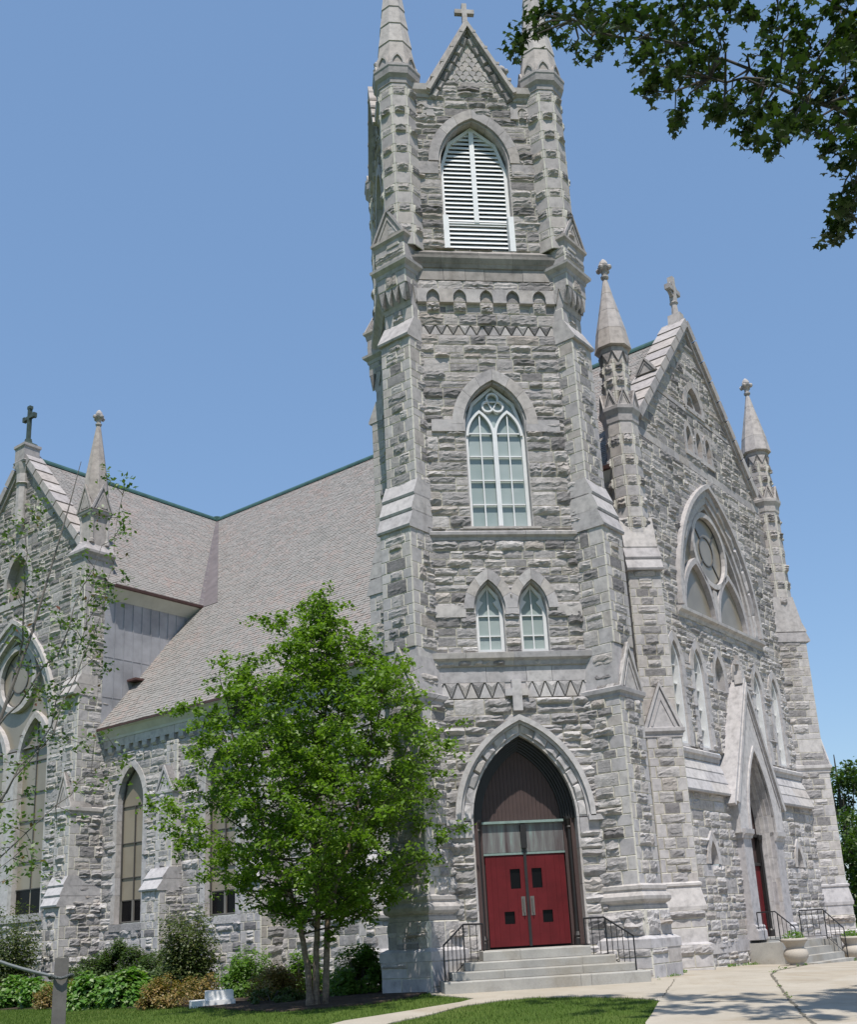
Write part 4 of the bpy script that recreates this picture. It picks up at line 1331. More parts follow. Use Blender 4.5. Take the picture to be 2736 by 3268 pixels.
extr(mb, A_, -20.5, -1.5, [(-.1, 8.86), (.12, 8.86), (.14, 8.95), (.30, 9.16), (.40, 9.2), (.40, 9.27), (-.1, 9.3)])
mb.build('eaves_cornice', CREAM, church)
mb = MB(); extr(mb, A_, -20.5, -1.5, [(.30, 9.22), (.43, 9.22), (.44, 9.31), (.41, 9.31), (.40, 9.27), (.30, 9.27)]); mb.build('gutter', BROWNG, church)
for n_ in WN:
    mb = MB()
    ring(mb, A_, -n_, 6.4, .76, 1.34, *offs(.76, 1.34, .24), -.32, .05, 2.12, nv=4, seed=int(n_), jl=.7)
    mb.build('window_surround', DRESS, church)
    fo = arch_window(A_, -n_, 2.14, 6.4, .76, 1.34, -.24, .035, LEADBAR, BEIGE, (), (2.93, 3.72, 4.95, 6.28), .03, 'aisle_window', .07)
    mb = MB(); box(mb, A_, -n_ - .015, -n_ + .015, 2.9, 6.28, -.24, -.18); mb.build('window_bar', LEADBAR, fo)
    mb = MB(); box(mb, A_, -n_ - .72, -n_ + .72, 2.18, 2.90, -.235, -.225); mb.build('hopper_pane', DARKWIN, fo)
    mb = MB(); box(mb, A_, -n_ - .05, -n_ + .05, 2.17, 2.92, -.23, -.17); box(mb, A_, -n_ - .73, -n_ - .68, 2.17, 2.92, -.23, -.18); box(mb, A_, -n_ + .68, -n_ + .73, 2.17, 2.92, -.23, -.18)
    box(mb, A_, -n_ - .73, -n_ + .73, 2.15, 2.2, -.23, -.18); mb.build('hopper_frame', simple('grey_frame', (.16, .15, .135), .5), fo)
def aisle_buttress():
    o = pt(2.15, 16.1); o = (o[0], o[1]); D = (-r2, -r2); fr = Fr(o, D)
    mb = MB()
    stage(mb, o, D, .46, -.9, 3.1, .92, 131, back=-.1, cell=.15)
    slab(mb, fr, .48, 3.1, .98, 3.85, .55, 2, back=-.1)
    stage(mb, o, D, .44, 3.05, 6.4, .42, 132, back=-.1, cell=.15)
    gablet(mb, fr, 0, 6.44, .52, .95, -.1, .48, .09, 2)
    mould(mb, o, D, .44, .42, [(0, 6.34), (.06, 6.40), (.06, 6.48), (0, 6.5)], back=-.1)
    stage(mb, o, D, .30, 6.5, 8.3, .12, 133, back=-.1, cell=.15)
    return mb.build('aisle_buttress', STONE, church)
ab = aisle_buttress()
for n_ in (11.15, 6.2):
    copy_at(ab, Matrix.Translation(pt(2.15, n_) - pt(2.15, 16.1)), church)
# ================================================================== ROOFS
def slates(mb, P0, U, Vv, rows_len, bounds, ex=.15, w=.23, seed=0, lift=.016):
    """real slates: P0 corner, U along, Vv up the slope (unit), bounds(y)->(x0,x1)"""
    rnd = random.Random(seed)
    U = np.array(U, float); Vv = np.array(Vv, float); P0 = np.array(P0, float)
    Nn = np.cross(U, Vv); Nn /= np.linalg.norm(Nn)
    if Nn[2] < 0: Nn = -Nn
    y = 0.0; r = 0
    while y < rows_len:
        y1 = min(rows_len, y + ex)
        x0, x1 = bounds((y + y1) / 2)
        x = x0 - (w * .5 if r % 2 else 0)
        while x < x1:
            ww = w * rnd.uniform(.8, 1.2)
            a, b = max(x, x0), min(x + ww - .006, x1)
            if b - a > .03:
                l = lift * rnd.uniform(.6, 1.5); dy = rnd.uniform(-.01, .008); sk = rnd.uniform(-.006, .006)
                q = [P0 + U * a + Vv * (y + dy) + Nn * (l + sk), P0 + U * b + Vv * (y + dy) + Nn * (l - sk), P0 + U * b + Vv * (y1 + .02) + Nn * .004, P0 + U * a + Vv * (y1 + .02) + Nn * .004,
                     P0 + U * a + Vv * (y + dy) - Nn * .005, P0 + U * b + Vv * (y + dy) - Nn * .005]
                mb.add(q, [(0, 1, 2, 3), (4, 5, 1, 0)], 0)
            x += ww
        y += ex; r += 1
def quad(mb, pts, mat=0): mb.add(pts, [tuple(range(len(pts)))], mat)
RZ, ES, EZ = 22.5, 1.72, 9.30
PIT = math.atan2(RZ - EZ, 12.5 - ES)
up_s = np.array((math.cos(PIT) * r2, math.cos(PIT) * r2, math.sin(PIT)))       # up the slope, towards +s
LEN = (RZ - EZ) / math.sin(PIT)
un = np.array((-r2, r2, 0))                                                   # along +n
mb = MB()
zf = lambda y: EZ + y * math.sin(PIT)
def nb_(y):
    z = zf(y)
    lo = -.1 if z > 15.05 else 1.0
    hi = 20.45 if z < 15.05 else 19.75 + (z - 15.05) / (RZ - 15.05) * (26.1 - 19.75)
    return lo, hi
slates(mb, pt(ES, 0, EZ), un, up_s, LEN, nb_, seed=1)
quad(mb, [pt(ES, 1.0, EZ - .03), pt(12.5, 1.0, RZ - .03), pt(12.5, 45, RZ - .03), pt(ES, 45, EZ - .03)], 1)
# slope of the front bay above its eaves, far slope, rear
quad(mb, [pt(6.42, -.4, 15.02), pt(12.5, -.4, RZ - .02), pt(12.5, 1.2, RZ - .02), pt(6.42, 1.2, 15.02)], 1)
quad(mb, [pt(12.5, -.4, RZ - .01), pt(18.58, -.4, 15.05), pt(18.58, 6, 15.05), pt(12.5, 6, RZ - .01)], 1)
quad(mb, [pt(12.5, 6, RZ - .01), pt(23.28, 6, EZ), pt(23.28, 45, EZ), pt(12.5, 45, RZ - .01)], 1)
mb.build('nave_roof', [SLATE, SLATEBASE], church)
mb = MB()
TE = 19.80; TZ = 15.05
PT = math.atan2(RZ - TZ, 26.1 - TE)
up_n = np.array((-r2 * math.cos(PT), r2 * math.cos(PT), math.sin(PT)))
LT = (RZ - TZ) / math.sin(PT)
us = np.array((r2, r2, 0))
slates(mb, pt(0, TE, TZ), us, up_n, LT, lambda y: (1.75, 6.42 + (12.5 - 6.42) * y / LT), seed=2)
quad(mb, [pt(1.75, TE, TZ - .02), pt(6.42, TE, TZ - .02), pt(12.5, 26.1, RZ - .02), pt(1.75, 26.1, RZ - .02)], 1)
quad(mb, [pt(1.75, 26.1, RZ - .02), pt(12.5, 26.1, RZ - .02), pt(12.5, 32.4, TZ), pt(1.75, 32.4, TZ)], 1)
mb.build('transept_roof', [SLATE, SLATEBASE], church)
def strip(mb, a, b, r=.09, h=.10, mat=0):
    """ridge capping: little roll along a->b"""
    a, b = Vector(a), Vector(b); t = (b - a).normalized(); sd = t.cross(Vector((0, 0, 1))).normalized()
    pr = [(-r, -.10), (-r * .9, 0), (-r * .4, h * .6), (0, h), (r * .4, h * .6), (r * .9, 0), (r, -.10)]
    v = [tuple(p + sd * x + Vector((0, 0, z))) for p in (a, b) for x, z in pr]; n = len(pr)
    mb.add(v, [(i, i + 1, n + i + 1, n + i) for i in range(n - 1)] + [tuple(range(n)), tuple(range(2 * n - 1, n - 1, -1))], mat)
mb = MB(); strip(mb, pt(12.5, -.3, RZ + .02), pt(12.5, 45, RZ + .02), .13, .14); strip(mb, pt(1.9, 26.1, RZ + .025), pt(12.5, 26.1, RZ + .025), .13, .14)
lathe(mb, pt(12.5, 26.1)[:2], [(.20, RZ - .1), (.20, RZ + .18), (.05, RZ + .24)], 8, 0, 0)
mb.build('ridge_cap', GREENM, church)
mb = MB()
lf = .035
a, b = pt(12.5, 26.1, RZ + lf), pt(6.35, 19.75, 14.98 + lf)
v1 = b - pt(0, 1, 0) * .95; v2 = a - pt(0, 1, 0) * .12
w1 = b - pt(1, 0, 0) * .22; w2 = a - pt(1, 0, 0) * .06
mb.add([a, b, v1, v2], [(0, 1, 2, 3)]); 
dzs = math.tan(PT)
mb.add([a, w2 + Vector((0, 0, .0)), w1, b], [(0, 1, 2, 3)])
mb.build('valley_flashing', VALLEY, church)
# copper clad flank of the transept above the aisle roof
K = Fr(pt(0, 20.22), (r2, -r2))
mb = MB()
box(mb, K, 1.9, 6.5, 8.8, 14.7, -.1, 0)
a = 2.35
while a < 6.5:
    box(mb, K, a - .012, a + .012, 8.8, 14.68, 0, .028); a += .43
for z in (12.2, 10.6): box(mb, K, 1.9, 6.5, z, z + .012, 0, .014)
mb.build('clad_wall', LEADM, church)
mb = MB(); extr(mb, K, 2.0, 6.5, [(-.1, 14.55), (.02, 14.55), (.05, 14.6), (.36, 14.95), (.40, 15.0), (-.1, 15.04)]); mb.build('eaves_cornice', CREAM, church)
mb = MB(); extr(mb, K, 2.0, 6.6, [(.30, 14.96), (.48, 14.98), (.50, 15.08), (.46, 15.08), (.44, 15.0), (.30, 15.0)])
mb.add([K.p(2.05, 15.0, .40), K.p(2.75, 15.02, .42), K.p(2.05, 15.95, -.32)], [(0, 1, 2)], 1)
mb.build('gutter', [BROWNG, COPPER], church)
mb = MB()
box(mb, K, 3.0, 3.75, 11.35, 11.43, .0, .55); mb.build('roof_spout', BROWNG, church)
mb = MB(); extr(mb, Fr(pt(6.4, 0), (-r2, -r2)), -3.0, .2, [(-.1, 14.5), (.05, 14.55), (.30, 14.9), (-.1, 14.95)]); mb.build('eaves_cornice', CREAM, church)
mb = MB(); extr(mb, Fr(pt(6.4, 0), (-r2, -r2)), -3.0, .2, [(.2, 14.88), (.40, 14.9), (.42, 15.02), (.2, 14.98)]); mb.build('gutter', BROWNG, church)
# ================================================================== TRANSEPT (frame X: a = -(n-25.85))
TN = 25.95
X = Fr(pt(1.5, TN), (-r2, -r2))
TS = 1.165
w0, r0 = 2.85, 4.6; SZ = 9.6
wx, rx = offs(w0, r0, .42); fX = archw(wx, rx)
holeX = (0.0, lambda z: w0 + .08 if z < SZ else fX(z - SZ), 2.75, SZ + rx)
wv, rv = offs(.85, 1.3, .22); fV = archw(wv, rv)
HV = (0.0, lambda z: .66 if z < 16.5 else fV(z - 16.5), 15.75, 16.5 + rv)
def tspan(z):
    h = min(5.6, (22.35 - z) / TS); return (-h, h)
mb = MB()
ashlar(mb, X, -.9, 15.4, tspan, [holeX], seed=140, amp=.075, cell=.15)
smooth_course(mb, X, -1.6, 1.6, 15.45, 15.75, d=.08, L=1.6)
ashlar(mb, X, 15.4, 22.2, tspan, [HV], seed=141, amp=.075, cell=.15)
smooth_course(mb, X, -3.1, 3.1, 2.45, 2.75, d=.1, L=1.4, mat=0, back=-.4)
mb.build('transept_wall', STONE, church)
mb = MB()
for sg in (1, -1):
    n = 9
    p0 = (sg * 5.05, 16.75); p1 = (sg * .02, 22.6)
    for i in range(n):
        t0, t1 = i / n, (i + 1) / n - .01
        A = [p0[0] + (p1[0] - p0[0]) * t for t in (t0, t1)]; Z = [p0[1] + (p1[1] - p0[1]) * t for t in (t0, t1)]
        nx, nz = sg * .758, .652
        P = [(A[0] - nx * .2, Z[0] - nz * .2), (A[0] + nx * .115, Z[0] + nz * .115), (A[1] + nx * .085, Z[1] + nz * .085), (A[1] - nx * .2, Z[1] - nz * .2)]
        if sg < 0: P = P[::-1]
        poly(mb, X, P, -.6, .24, 0)
    ribbon(mb, X, [(p0[0] - sg * .22, p0[1] - .1), (0, 22.2)], .16, -.1, .14, side='c')
mb.build('gable_coping', DRESS, church)
mb = MB()
bc = X.off(0, -.05)
lathe(mb, X.off(0, .05), [(.02, 18.6), (.26, 19.1), (.26, 21.0), (.34, 21.05), (.28, 21.1), (.28, 21.5), (.33, 21.7), (.36, 21.85), (.38, 22.0)], 8, math.pi / 8, 0)
XB = Fr((bc[0], bc[1]), (-r2, -r2))
lathe(mb, bc, [(.38, 21.98), (.42, 22.08), (.37, 22.14), (.37, 22.72), (.42, 22.78), (.42, 22.9), (.1, 22.98)], 4, 0, 0)
mb.build('cross_pedestal', DRESS, church)
mb = MB()
lathe(mb, bc, [(.30, 22.96), (.28, 23.02), (.13, 23.12), (.10, 23.3)], 4, 0, 0)
box(mb, XB, -.075, .075, 23.2, 24.80, -.075, .075)
box(mb, XB, -.36, -.075, 24.27, 24.42, -.07, .07); box(mb, XB, .075, .36, 24.27, 24.42, -.07, .07)
for a, z in ((-.38, 24.345), (.38, 24.345), (0, 24.85)):
    box(mb, XB, a - .07, a + .07, z - .11, z + .11, -.085, .085) if a else box(mb, XB, -.11, .11, 24.76, 24.90, -.085, .085)
mb.build('metal_cross', COPCROSS, church)
mb = MB()
ring(mb, X, 0, SZ, w0, r0, *offs(w0, r0, .2), -.42, .02, 2.75, nv=7, seed=2, jl=.8)
ring(mb, X, 0, SZ, *offs(w0, r0, .2), *offs(w0, r0, .44), -.1, .06, None, nv=7, rock=.05, seed=3)
ribbon(mb, X, [(x, SZ + y) for x, y in arch(*offs(w0, r0, .44), 16)], .16, -.05, .18, side='r')
mb.build('window_surround', DRESS, church)
mb = MB()
CZ2, CR2 = 12.35, 1.22
circ2 = lambda r, n=28: [(r * math.cos(2 * math.pi * i / n), CZ2 + r * math.sin(2 * math.pi * i / n)) for i in range(n)]
ribbon(mb, X, circ2(CR2 + .11), .24, -.42, -.16, closed=True)
for sg in (1, -1):
    c = sg * 1.58
    ring(mb, X, c, 8.7, 1.0, 1.75, *offs(1.0, 1.75, .24), -.42, -.15, None, nv=5, gap=0, seed=3)
    box(mb, X, c - 1.27, c - 1.0, 2.75, 8.7, -.42, -.15); box(mb, X, c + 1.0, c + 1.27, 2.75, 8.7, -.42, -.15)
box(mb, X, -.32, .32, 2.75, 9.2, -.42, -.16)
ring(mb, X, 0, SZ, *offs(w0, r0, -.14), w0, r0, -.42, -.18, None, nv=6, gap=0)
fo = mb.build('transept_window', DRESS, church)
pane_part(X, outline(0, 2.75, SZ, w0, r0 - .02, 14), -.36, BEIGE, fo)
mb = MB()
for sg in (1, -1):
    c = sg * 1.58
    box(mb, X, c - .02, c + .02, 3.7, 10.4, -.36, -.32)
    for z in (3.7, 4.75, 6.35, 7.45, 8.7): box(mb, X, c - 1.0, c + 1.0, z - .02, z + .02, -.36, -.32)
ribbon(mb, X, circ2(.6, 20), .05, -.36, -.325, closed=True); ribbon(mb, X, circ2(CR2 - .02), .05, -.36, -.325, closed=True)
for k in range(4):
    t = R(45) + k * math.pi / 2
    ribbon(mb, X, [(.6 * math.cos(t), CZ2 + .6 * math.sin(t)), (CR2 * math.cos(t), CZ2 + CR2 * math.sin(t))], .05, -.36, -.325)
mb.build('glazing_bars', LEADBAR, fo)
for sg in (1, -1):
    c = sg * 1.58
    mb = MB(); box(mb, X, c - .97, c - .05, 2.78, 3.68, -.36, -.345); box(mb, X, c + .05, c + .97, 2.78, 3.68, -.36, -.345); mb.build('hopper_pane', DARKWIN, fo)
mb = MB()
ring(mb, X, 0, 16.5, .85, 1.3, *offs(.85, 1.3, .26), -.35, .06, 15.75, nv=4, seed=5, jl=.8)
fo = mb.build('gable_window', DRESS, church)
pane_part(X, outline(0, 15.75, 16.5, .86, 1.3), -.30, BEIGE, fo)
# corner pier with pinnacle
def pier(n_, seed):
    o = pt(1.5, n_); o = (o[0], o[1]); D = (-r2, -r2); fr = Fr(o, D)
    mb = MB()
    kw = dict(back=-.75, cell=.15)
    stage(mb, o, D, .56, -.9, .6, 1.2, seed, style='d', back=-.75, amp=.1)
    stage(mb, o, D, .48, .6, 2.85, 1.02, seed + 1, amp=.09, **kw)
    slab(mb, fr, .48, 2.85, 1.10, 3.9, .74, 3, back=-.75)
    stage(mb, o, D, .46, 2.8, 6.1, .74, seed + 2, amp=.09, **kw)
    mould(mb, o, D, .46, .74, [(0, 6.02), (.04, 6.06), (.05, 6.16), (.10, 6.22), (.10, 6.34), (-.04, 6.40)], back=-.75)
    gablet(mb, fr, 0, 6.36, .54, 1.32, -.1, .80, .10, 2)
    stage(mb, o, D, .44, 6.3, 10.6, .58, seed + 3, **kw)
    slab(mb, fr, .46, 10.6, .78, 11.4, .52, 2, back=-.2)
    stage(mb, o, D, .43, 10.5, 15.6, .52, seed + 4, **kw)
    smooth_course(mb, Fr((o[0] + D[0] * .52, o[1] + D[1] * .52), D), -.43, .43, 15.6, 16.1, d=.02)
    stage(mb, o, D, .43, 15.6, 16.1, .52, seed + 5, style='d', back=-.75)
    mould(mb, o, D, .43, .52, [(0, 16.05), (.05, 16.1), (.07, 16.22), (.16, 16.32), (.16, 16.42), (.0, 16.62), (-.12, 16.85)], back=-.75)
    # pinnacle
    c = pt(1.5 + .10, n_)[:2]
    q = math.pi / 4
    lathe(mb, c, [(.37, 16.7), (.37, 18.2)], 4, 0, 2)
    for i in range(4):
        t = i * math.pi / 2
        cc = (c[0] + .50 * math.cos(t), c[1] + .50 * math.sin(t))
        lathe(mb, cc, [(.10, 16.8), (.10, 16.92), (.07, 16.97), (.065, 17.85), (.11, 17.98), (.11, 18.06)], 8, 0, 2)
    lathe(mb, c, [(.46, 18.05), (.49, 18.1), (.49, 18.22), (.43, 18.3)], 4, 0, 2)
    for i in range(4):
        t = q + i * math.pi / 2
        gablet(mb, Fr((c[0] + .46 * math.cos(t), c[1] + .46 * math.sin(t)), (math.cos(t), math.sin(t))), 0, 18.2, .52, 1.15, -.46, .07, .09, 2)
    lathe(mb, c, [(.50, 18.3), (.49, 18.9), (.40, 19.8), (.25, 20.9), (.075, 22.15)], 8, math.pi / 8, 2)
    finial(mb, c, 22.15, .95)
    return mb.build('transept_pier', STONE, church)
pier(20.72, 150)
pier(2 * TN - 20.72, 160)
# rainwater pipe in the angle between tower and facade
mb = MB()
pc = (2.6 + r2 * .10 + r2 * .64, -r2 * .10 + r2 * .64)
for z0, z1 in ((2.05, 6.5), (6.5, 11.2)):
    lathe(mb, (pc[0], pc[1]), [(.045, z0), (.045, z1 - .12), (.065, z1 - .11), (.065, z1)], 10, 0, 0)
mb.build('downpipe', IRON, church)
MAPLE = [(-1.39, -11.82, 15.55, 0.23), (-1.45, -11.51, 15.6, 0.18), (-1.03, -11.49, 16.12, 0.25), (-0.67, -11.23, 16.14, 0.26), (-0.85, -11.68, 16.14, 0.21), (-0.42, -11.36, 15.76, 0.22), (-1.01, -13.42, 14.24, 0.24), (-0.45, -12.51, 14.97, 0.24), (-0.02, -11.45, 15.7, 0.15), (-0.02, -12.2, 15.52, 0.24), (0.19, -11.63, 15.69, 0.17), (-0.8, -13.28, 14.59, 0.19), (0.13, -12.72, 15.19, 0.22), (-0.17, -13.17, 14.37, 0.15), (0.4, -12.63, 15.2, 0.25), (0.33, -12.53, 14.71, 0.22), (-0.18, -13.77, 13.1, 0.2), (0.14, -13.38, 13.18, 0.18), (0.29, -13.28, 14.25, 0.22), (1.03, -11.93, 15.14, 0.26), (1.07, -12.35, 15.24, 0.28), (0.35, -13.62, 13.1, 0.22), (1.24, -12.34, 14.85, 0.26), (0.55, -13.77, 13.06, 0.19), (1.21, -12.81, 14.98, 0.25), (0.75, -13.9, 13.21, 0.19), (0.78, -14.25, 13.3, 0.17), (1.04, -12.06, 15.94, 0.25), (0.65, -13.63, 14.33, 0.21), (0.99, -13.78, 14.2, 0.16), (1.53, -11.99, 14.56, 0.15), (1.7, -12.37, 14.36, 0.13), (0.12, -13.18, 13.18, 0.07), (1.04, -11.82, 13.85, 0.13), (0.75, -12.8, 13.2, 0.11), (1.34, -12.71, 13.5, 0.12), (0.88, -13.75, 12.36, 0.09), (1.84, -12.26, 13.84, 0.1), (2.05, -13.05, 14.07, 0.23), (2.61, -12.61, 14.97, 0.27), (2.64, -12.83, 15.25, 0.27), (2.11, -14.18, 13.6, 0.27), (2.24, -14.09, 13.21, 0.27), (1.77, -14.35, 12.84, 0.25), (1.48, -14.24, 12.59, 0.22), (1.71, -14.59, 12.26, 0.23), (2.39, -14.36, 13.57, 0.27), (2.85, -13.79, 13.72, 0.28), (2.13, -15.04, 12.03, 0.24), (3.2, -13.81, 14.0, 0.25), (2.32, -14.2, 12.67, 0.21), (2.68, -14.52, 13.55, 0.24), (2.14, -12.75, 13.84, 0.19), (1.56, -13.36, 12.92, 0.19), (1.46, -13.76, 12.3, 0.17), (1.48, -13.31, 12.47, 0.16), (2.08, -13.03, 13.15, 0.2), (1.39, -14.43, 11.57, 0.12), (2.0, -12.25, 13.14, 0.13), (1.26, -14.45, 11.22, 0.12), (2.33, -13.05, 12.74, 0.12), (2.64, -12.97, 13.24, 0.15), (1.61, -14.67, 11.38, 0.09), (2.72, -13.18, 12.56, 0.13), (2.26, -14.09, 11.5, 0.11), (2.68, -13.75, 12.11, 0.19), (2.06, -14.98, 10.82, 0.19), (2.16, -14.94, 11.32, 0.2), (2.19, -14.57, 10.77, 0.17), (3.24, -13.04, 11.72, 0.13), (2.12, -14.48, 10.3, 0.09), (2.86, -13.36, 10.94, 0.16), (2.97, -12.94, 11.0, 0.13), (2.84, -12.82, 11.0, 0.1), (2.23, -14.13, 10.37, 0.09), (2.29, -14.14, 12.3, 0.13), (2.74, -13.94, 12.59, 0.16), (2.05, -12.82, 15.12, 0.11), (1.12, -14.14, 13.9, 0.07)]
# ================================================================== GROUND
def gz(x, y):
    return -0.12 + 0.04 * max(-8.0, min(0.0, y + 1)) - min(.35, .03 * max(0, x - 3)) - min(.4, .02 * max(0, -x - 3))
def axis(lo, hi, step, far):
    a = list(np.arange(lo, hi + 1e-6, step)); 
    l, s = lo, step
    while l > -far: s *= 1.5; l -= s; a.insert(0, l)
    h, s = hi, step
    while h < far: s *= 1.5; h += s; a.append(h)
    return a
mb = MB()
xs, ys = axis(-18, 18, .5, 2500), axis(-28, 16, .5, 2500)
V = [(x, y, gz(x, y)) for y in ys for x in xs]
nx = len(xs)
mb.add(V, [(j * nx + i, j * nx + i + 1, (j + 1) * nx + i + 1, (j + 1) * nx + i) for j in range(len(ys) - 1) for i in range(nx - 1)])
mb.build('lawn_ground', LAWN, None, True, 'short mown green lawn sloping gently towards the church', None, None, 'structure')
def inside(p, poly_):
    x, y = p; c = False; n = len(poly_)
    for i in range(n):
        x1, y1 = poly_[i]; x2, y2 = poly_[(i + 1) % n]
        if (y1 > y) != (y2 > y) and x < (x2 - x1) * (y - y1) / (y2 - y1) + x1: c = not c
    return c
import bmesh
def sheet(name, outline_, m, dz, label, kind='structure', thick=.06, step=.5):
    """ground sheet with a true edge that follows the terrain"""
    bm = bmesh.new()
    vs_ = [bm.verts.new((x, y, 0)) for x, y in outline_]
    bm.faces.new(vs_)
    x0, x1 = min(p[0] for p in outline_), max(p[0] for p in outline_); y0, y1 = min(p[1] for p in outline_), max(p[1] for p in outline_)
    for a in np.arange(math.ceil(x0 / step) * step, x1, step):
        bmesh.ops.bisect_plane(bm, geom=bm.verts[:] + bm.edges[:] + bm.faces[:], plane_co=(a, 0, 0), plane_no=(1, 0, 0))
    for a in np.arange(math.ceil(y0 / step) * step, y1, step):
        bmesh.ops.bisect_plane(bm, geom=bm.verts[:] + bm.edges[:] + bm.faces[:], plane_co=(0, a, 0), plane_no=(0, 1, 0))
    be = [e for e in bm.edges if e.is_boundary]
    for v in bm.verts: v.co.z = gz(v.co.x, v.co.y) + dz
    r = bmesh.ops.extrude_edge_only(bm, edges=be)
    for v in [g for g in r['geom'] if isinstance(g, bmesh.types.BMVert)]: v.co.z -= thick
    bmesh.ops.recalc_face_normals(bm, faces=bm.faces[:])
    if sum(f.normal.z for f in bm.faces if abs(f.normal.z) > .5) < 0: bmesh.ops.reverse_faces(bm, faces=bm.faces[:])
    me = bpy.data.meshes.new(name); bm.to_mesh(me); bm.free()
    me.materials.append(m)
    o_ = bpy.data.objects.new(name, me); col.objects.link(o_)
    return tag(o_, label, None, None, kind)
def wob(pts, amp=.03, n=4, seed=0):
    rnd = random.Random(seed); out = []
    for (x0, y0), (x1, y1) in zip(pts, pts[1:] + pts[:1]):
        for k in range(n):
            t = k / n; out.append((x0 + (x1 - x0) * t + rnd.uniform(-amp, amp), y0 + (y1 - y0) * t + rnd.uniform(-amp, amp)))
    return out
walk_up = [(-5.9, -6.9), (-4.62, -5.11), (-3.29, -4.31), (-2.25, -3.45), (-1.9, -2.9), (-2.25, -2.2), (-2.62, -1.5), (-2.62, -1.0)]
law2 = [(-4.9, -7.6), (-3.8, -6.01), (-3.02, -5.25), (-2.34, -4.23), (-1.46, -3.61), (-.78, -3.39), (.09, -3.83), (.7, -4.48), (1.15, -5.15), (1.17, -5.6), (1.03, -5.9), (.44, -7.41), (-.02, -8.51), (-.9, -11.5)]
plaza = law2[::-1] + [(-5.2, -8.0)] + walk_up + [(-2.4, 1.0), (2.0, 3.0), (5, 7), (12.5, 14), (17, 19), (40, 19), (40, -30), (-.9, -30)]
# plaza minus foreground lawn: outline runs round the lawn tongue
plaza = [(-5.9, -6.9)] + walk_up[1:] + [(-2.4, 1.0), (2.0, 3.0), (5, 7), (12.5, 14), (17, 19), (40, 19), (40, -30), (-2.2, -30), (-1.5, -14)] + law2[::-1] + [(-5.6, -7.4)]
sheet('pavement', plaza, CONC, .02, 'pale concrete path and forecourt in front of the church')
mul = [(-15.6, 11.2), (-14.41, 9.9), (-13.14, 8.7), (-11.79, 6.1), (-10.37, 4.5), (-9.4, 3.4), (-8.3, 1.9), (-7.4, 0.2), (-6.9, -1.1), (-5.95, -2.3), (-4.99, -2.5), (-3.62, -2.2), (-2.9, -1.6), (-2.6, -.6), (-2.4, 2), (-14, 16), (-17, 17.5)]
sheet('planting_bed', wob(mul, .06, 3, 4), MULCH, .03, 'dark brown mulch bed along the foot of the nave wall')
def crack(pts, w, name='crack', seed=1):
    rnd = random.Random(seed); P = []
    for (x0, y0), (x1, y1) in zip(pts, pts[1:]):
        n = max(2, int(math.hypot(x1 - x0, y1 - y0) / .12))
        for k in range(n): P.append((x0 + (x1 - x0) * k / n + rnd.uniform(-.02, .02), y0 + (y1 - y0) * k / n + rnd.uniform(-.02, .02)))
    P.append(pts[-1]); v = []; f = []
    for i, (x, y) in enumerate(P):
        a, b = P[max(0, i - 1)], P[min(len(P) - 1, i + 1)]
        t = np.array((b[0] - a[0], b[1] - a[1])); t = t / (np.hypot(*t) + 1e-9); nn = np.array((-t[1], t[0])) * w * rnd.uniform(.35, 1.2) / 2
        for s in (1, -1): v.append((x + nn[0] * s, y + nn[1] * s, gz(x, y) + .026))
    return v, [(2 * i, 2 * i + 1, 2 * i + 3, 2 * i + 2) for i in range(len(P) - 1)]
mb = MB()
for pts, w in (([(10.2, 6.6), (8.9, 4.98), (6.33, 1.09), (5.9, .1), (5.3, -1.04), (3.78, -5.1), (3.11, -6.9), (2.82, -7.77), (2.23, -9.43), (1.9, -10.4)], .07),
               ([(1.6, -6.0), (2.26, -6.5), (2.7, -6.66), (3.2, -6.6)], .05), ([(2.84, -1.52), (1.39, -5.09)], .022), ([(3.3, -6.63), (4.17, -6.03), (7, -3)], .02), ([(.7, -6.9), (2.11, -6.2)], .025), ([(6.33, 1.09), (4.6, 1.6)], .04)):
    v, f = crack(pts, w, seed=int(w * 1000)); mb.add(v, f)
mb.build('pavement_cracks', CRACK, None, False, 'dark cracks and joints running across the pale concrete', None, None, 'structure')
# ================================================================== STEPS AND RAILINGS
def steps_tower():
    st = empty('entrance_steps', (0, -1.0, 0), 'four worn grey stone steps up to the red double door of the tower', 'steps')
    cx = -.06
    for i, (w, y0, y1, z) in enumerate([(2.30, -1.75, .4, .12), (2.08, -1.40, .4, .30), (1.74, -1.05, .4, .48), (1.26, -.70, .5, .70)]):
        mb = MB(); fr = Fr((cx, 0), (0, -1)); rnd = random.Random(i)
        zb = [-.3, .12, .30, .48][i]
        n = 3 if i < 2 else 2
        cuts = [-w] + sorted(rnd.uniform(-w * .6, w * .6) for _ in range(n - 1)) + [w]
        for a, b in zip(cuts, cuts[1:]):
            d1 = -y0 + rnd.uniform(-.006, .006)
            extr(mb, fr, a + .003, b - .003, [(.0 - y1, zb), (d1 - .012, zb + .002), (d1, z - .03), (d1 - .015, z - .004 + rnd.uniform(-.004, .002)), (-y1, z)], 0)
        ob = mb.build('step', STEP, None); keep(ob, st)
    return st
steps_tower()
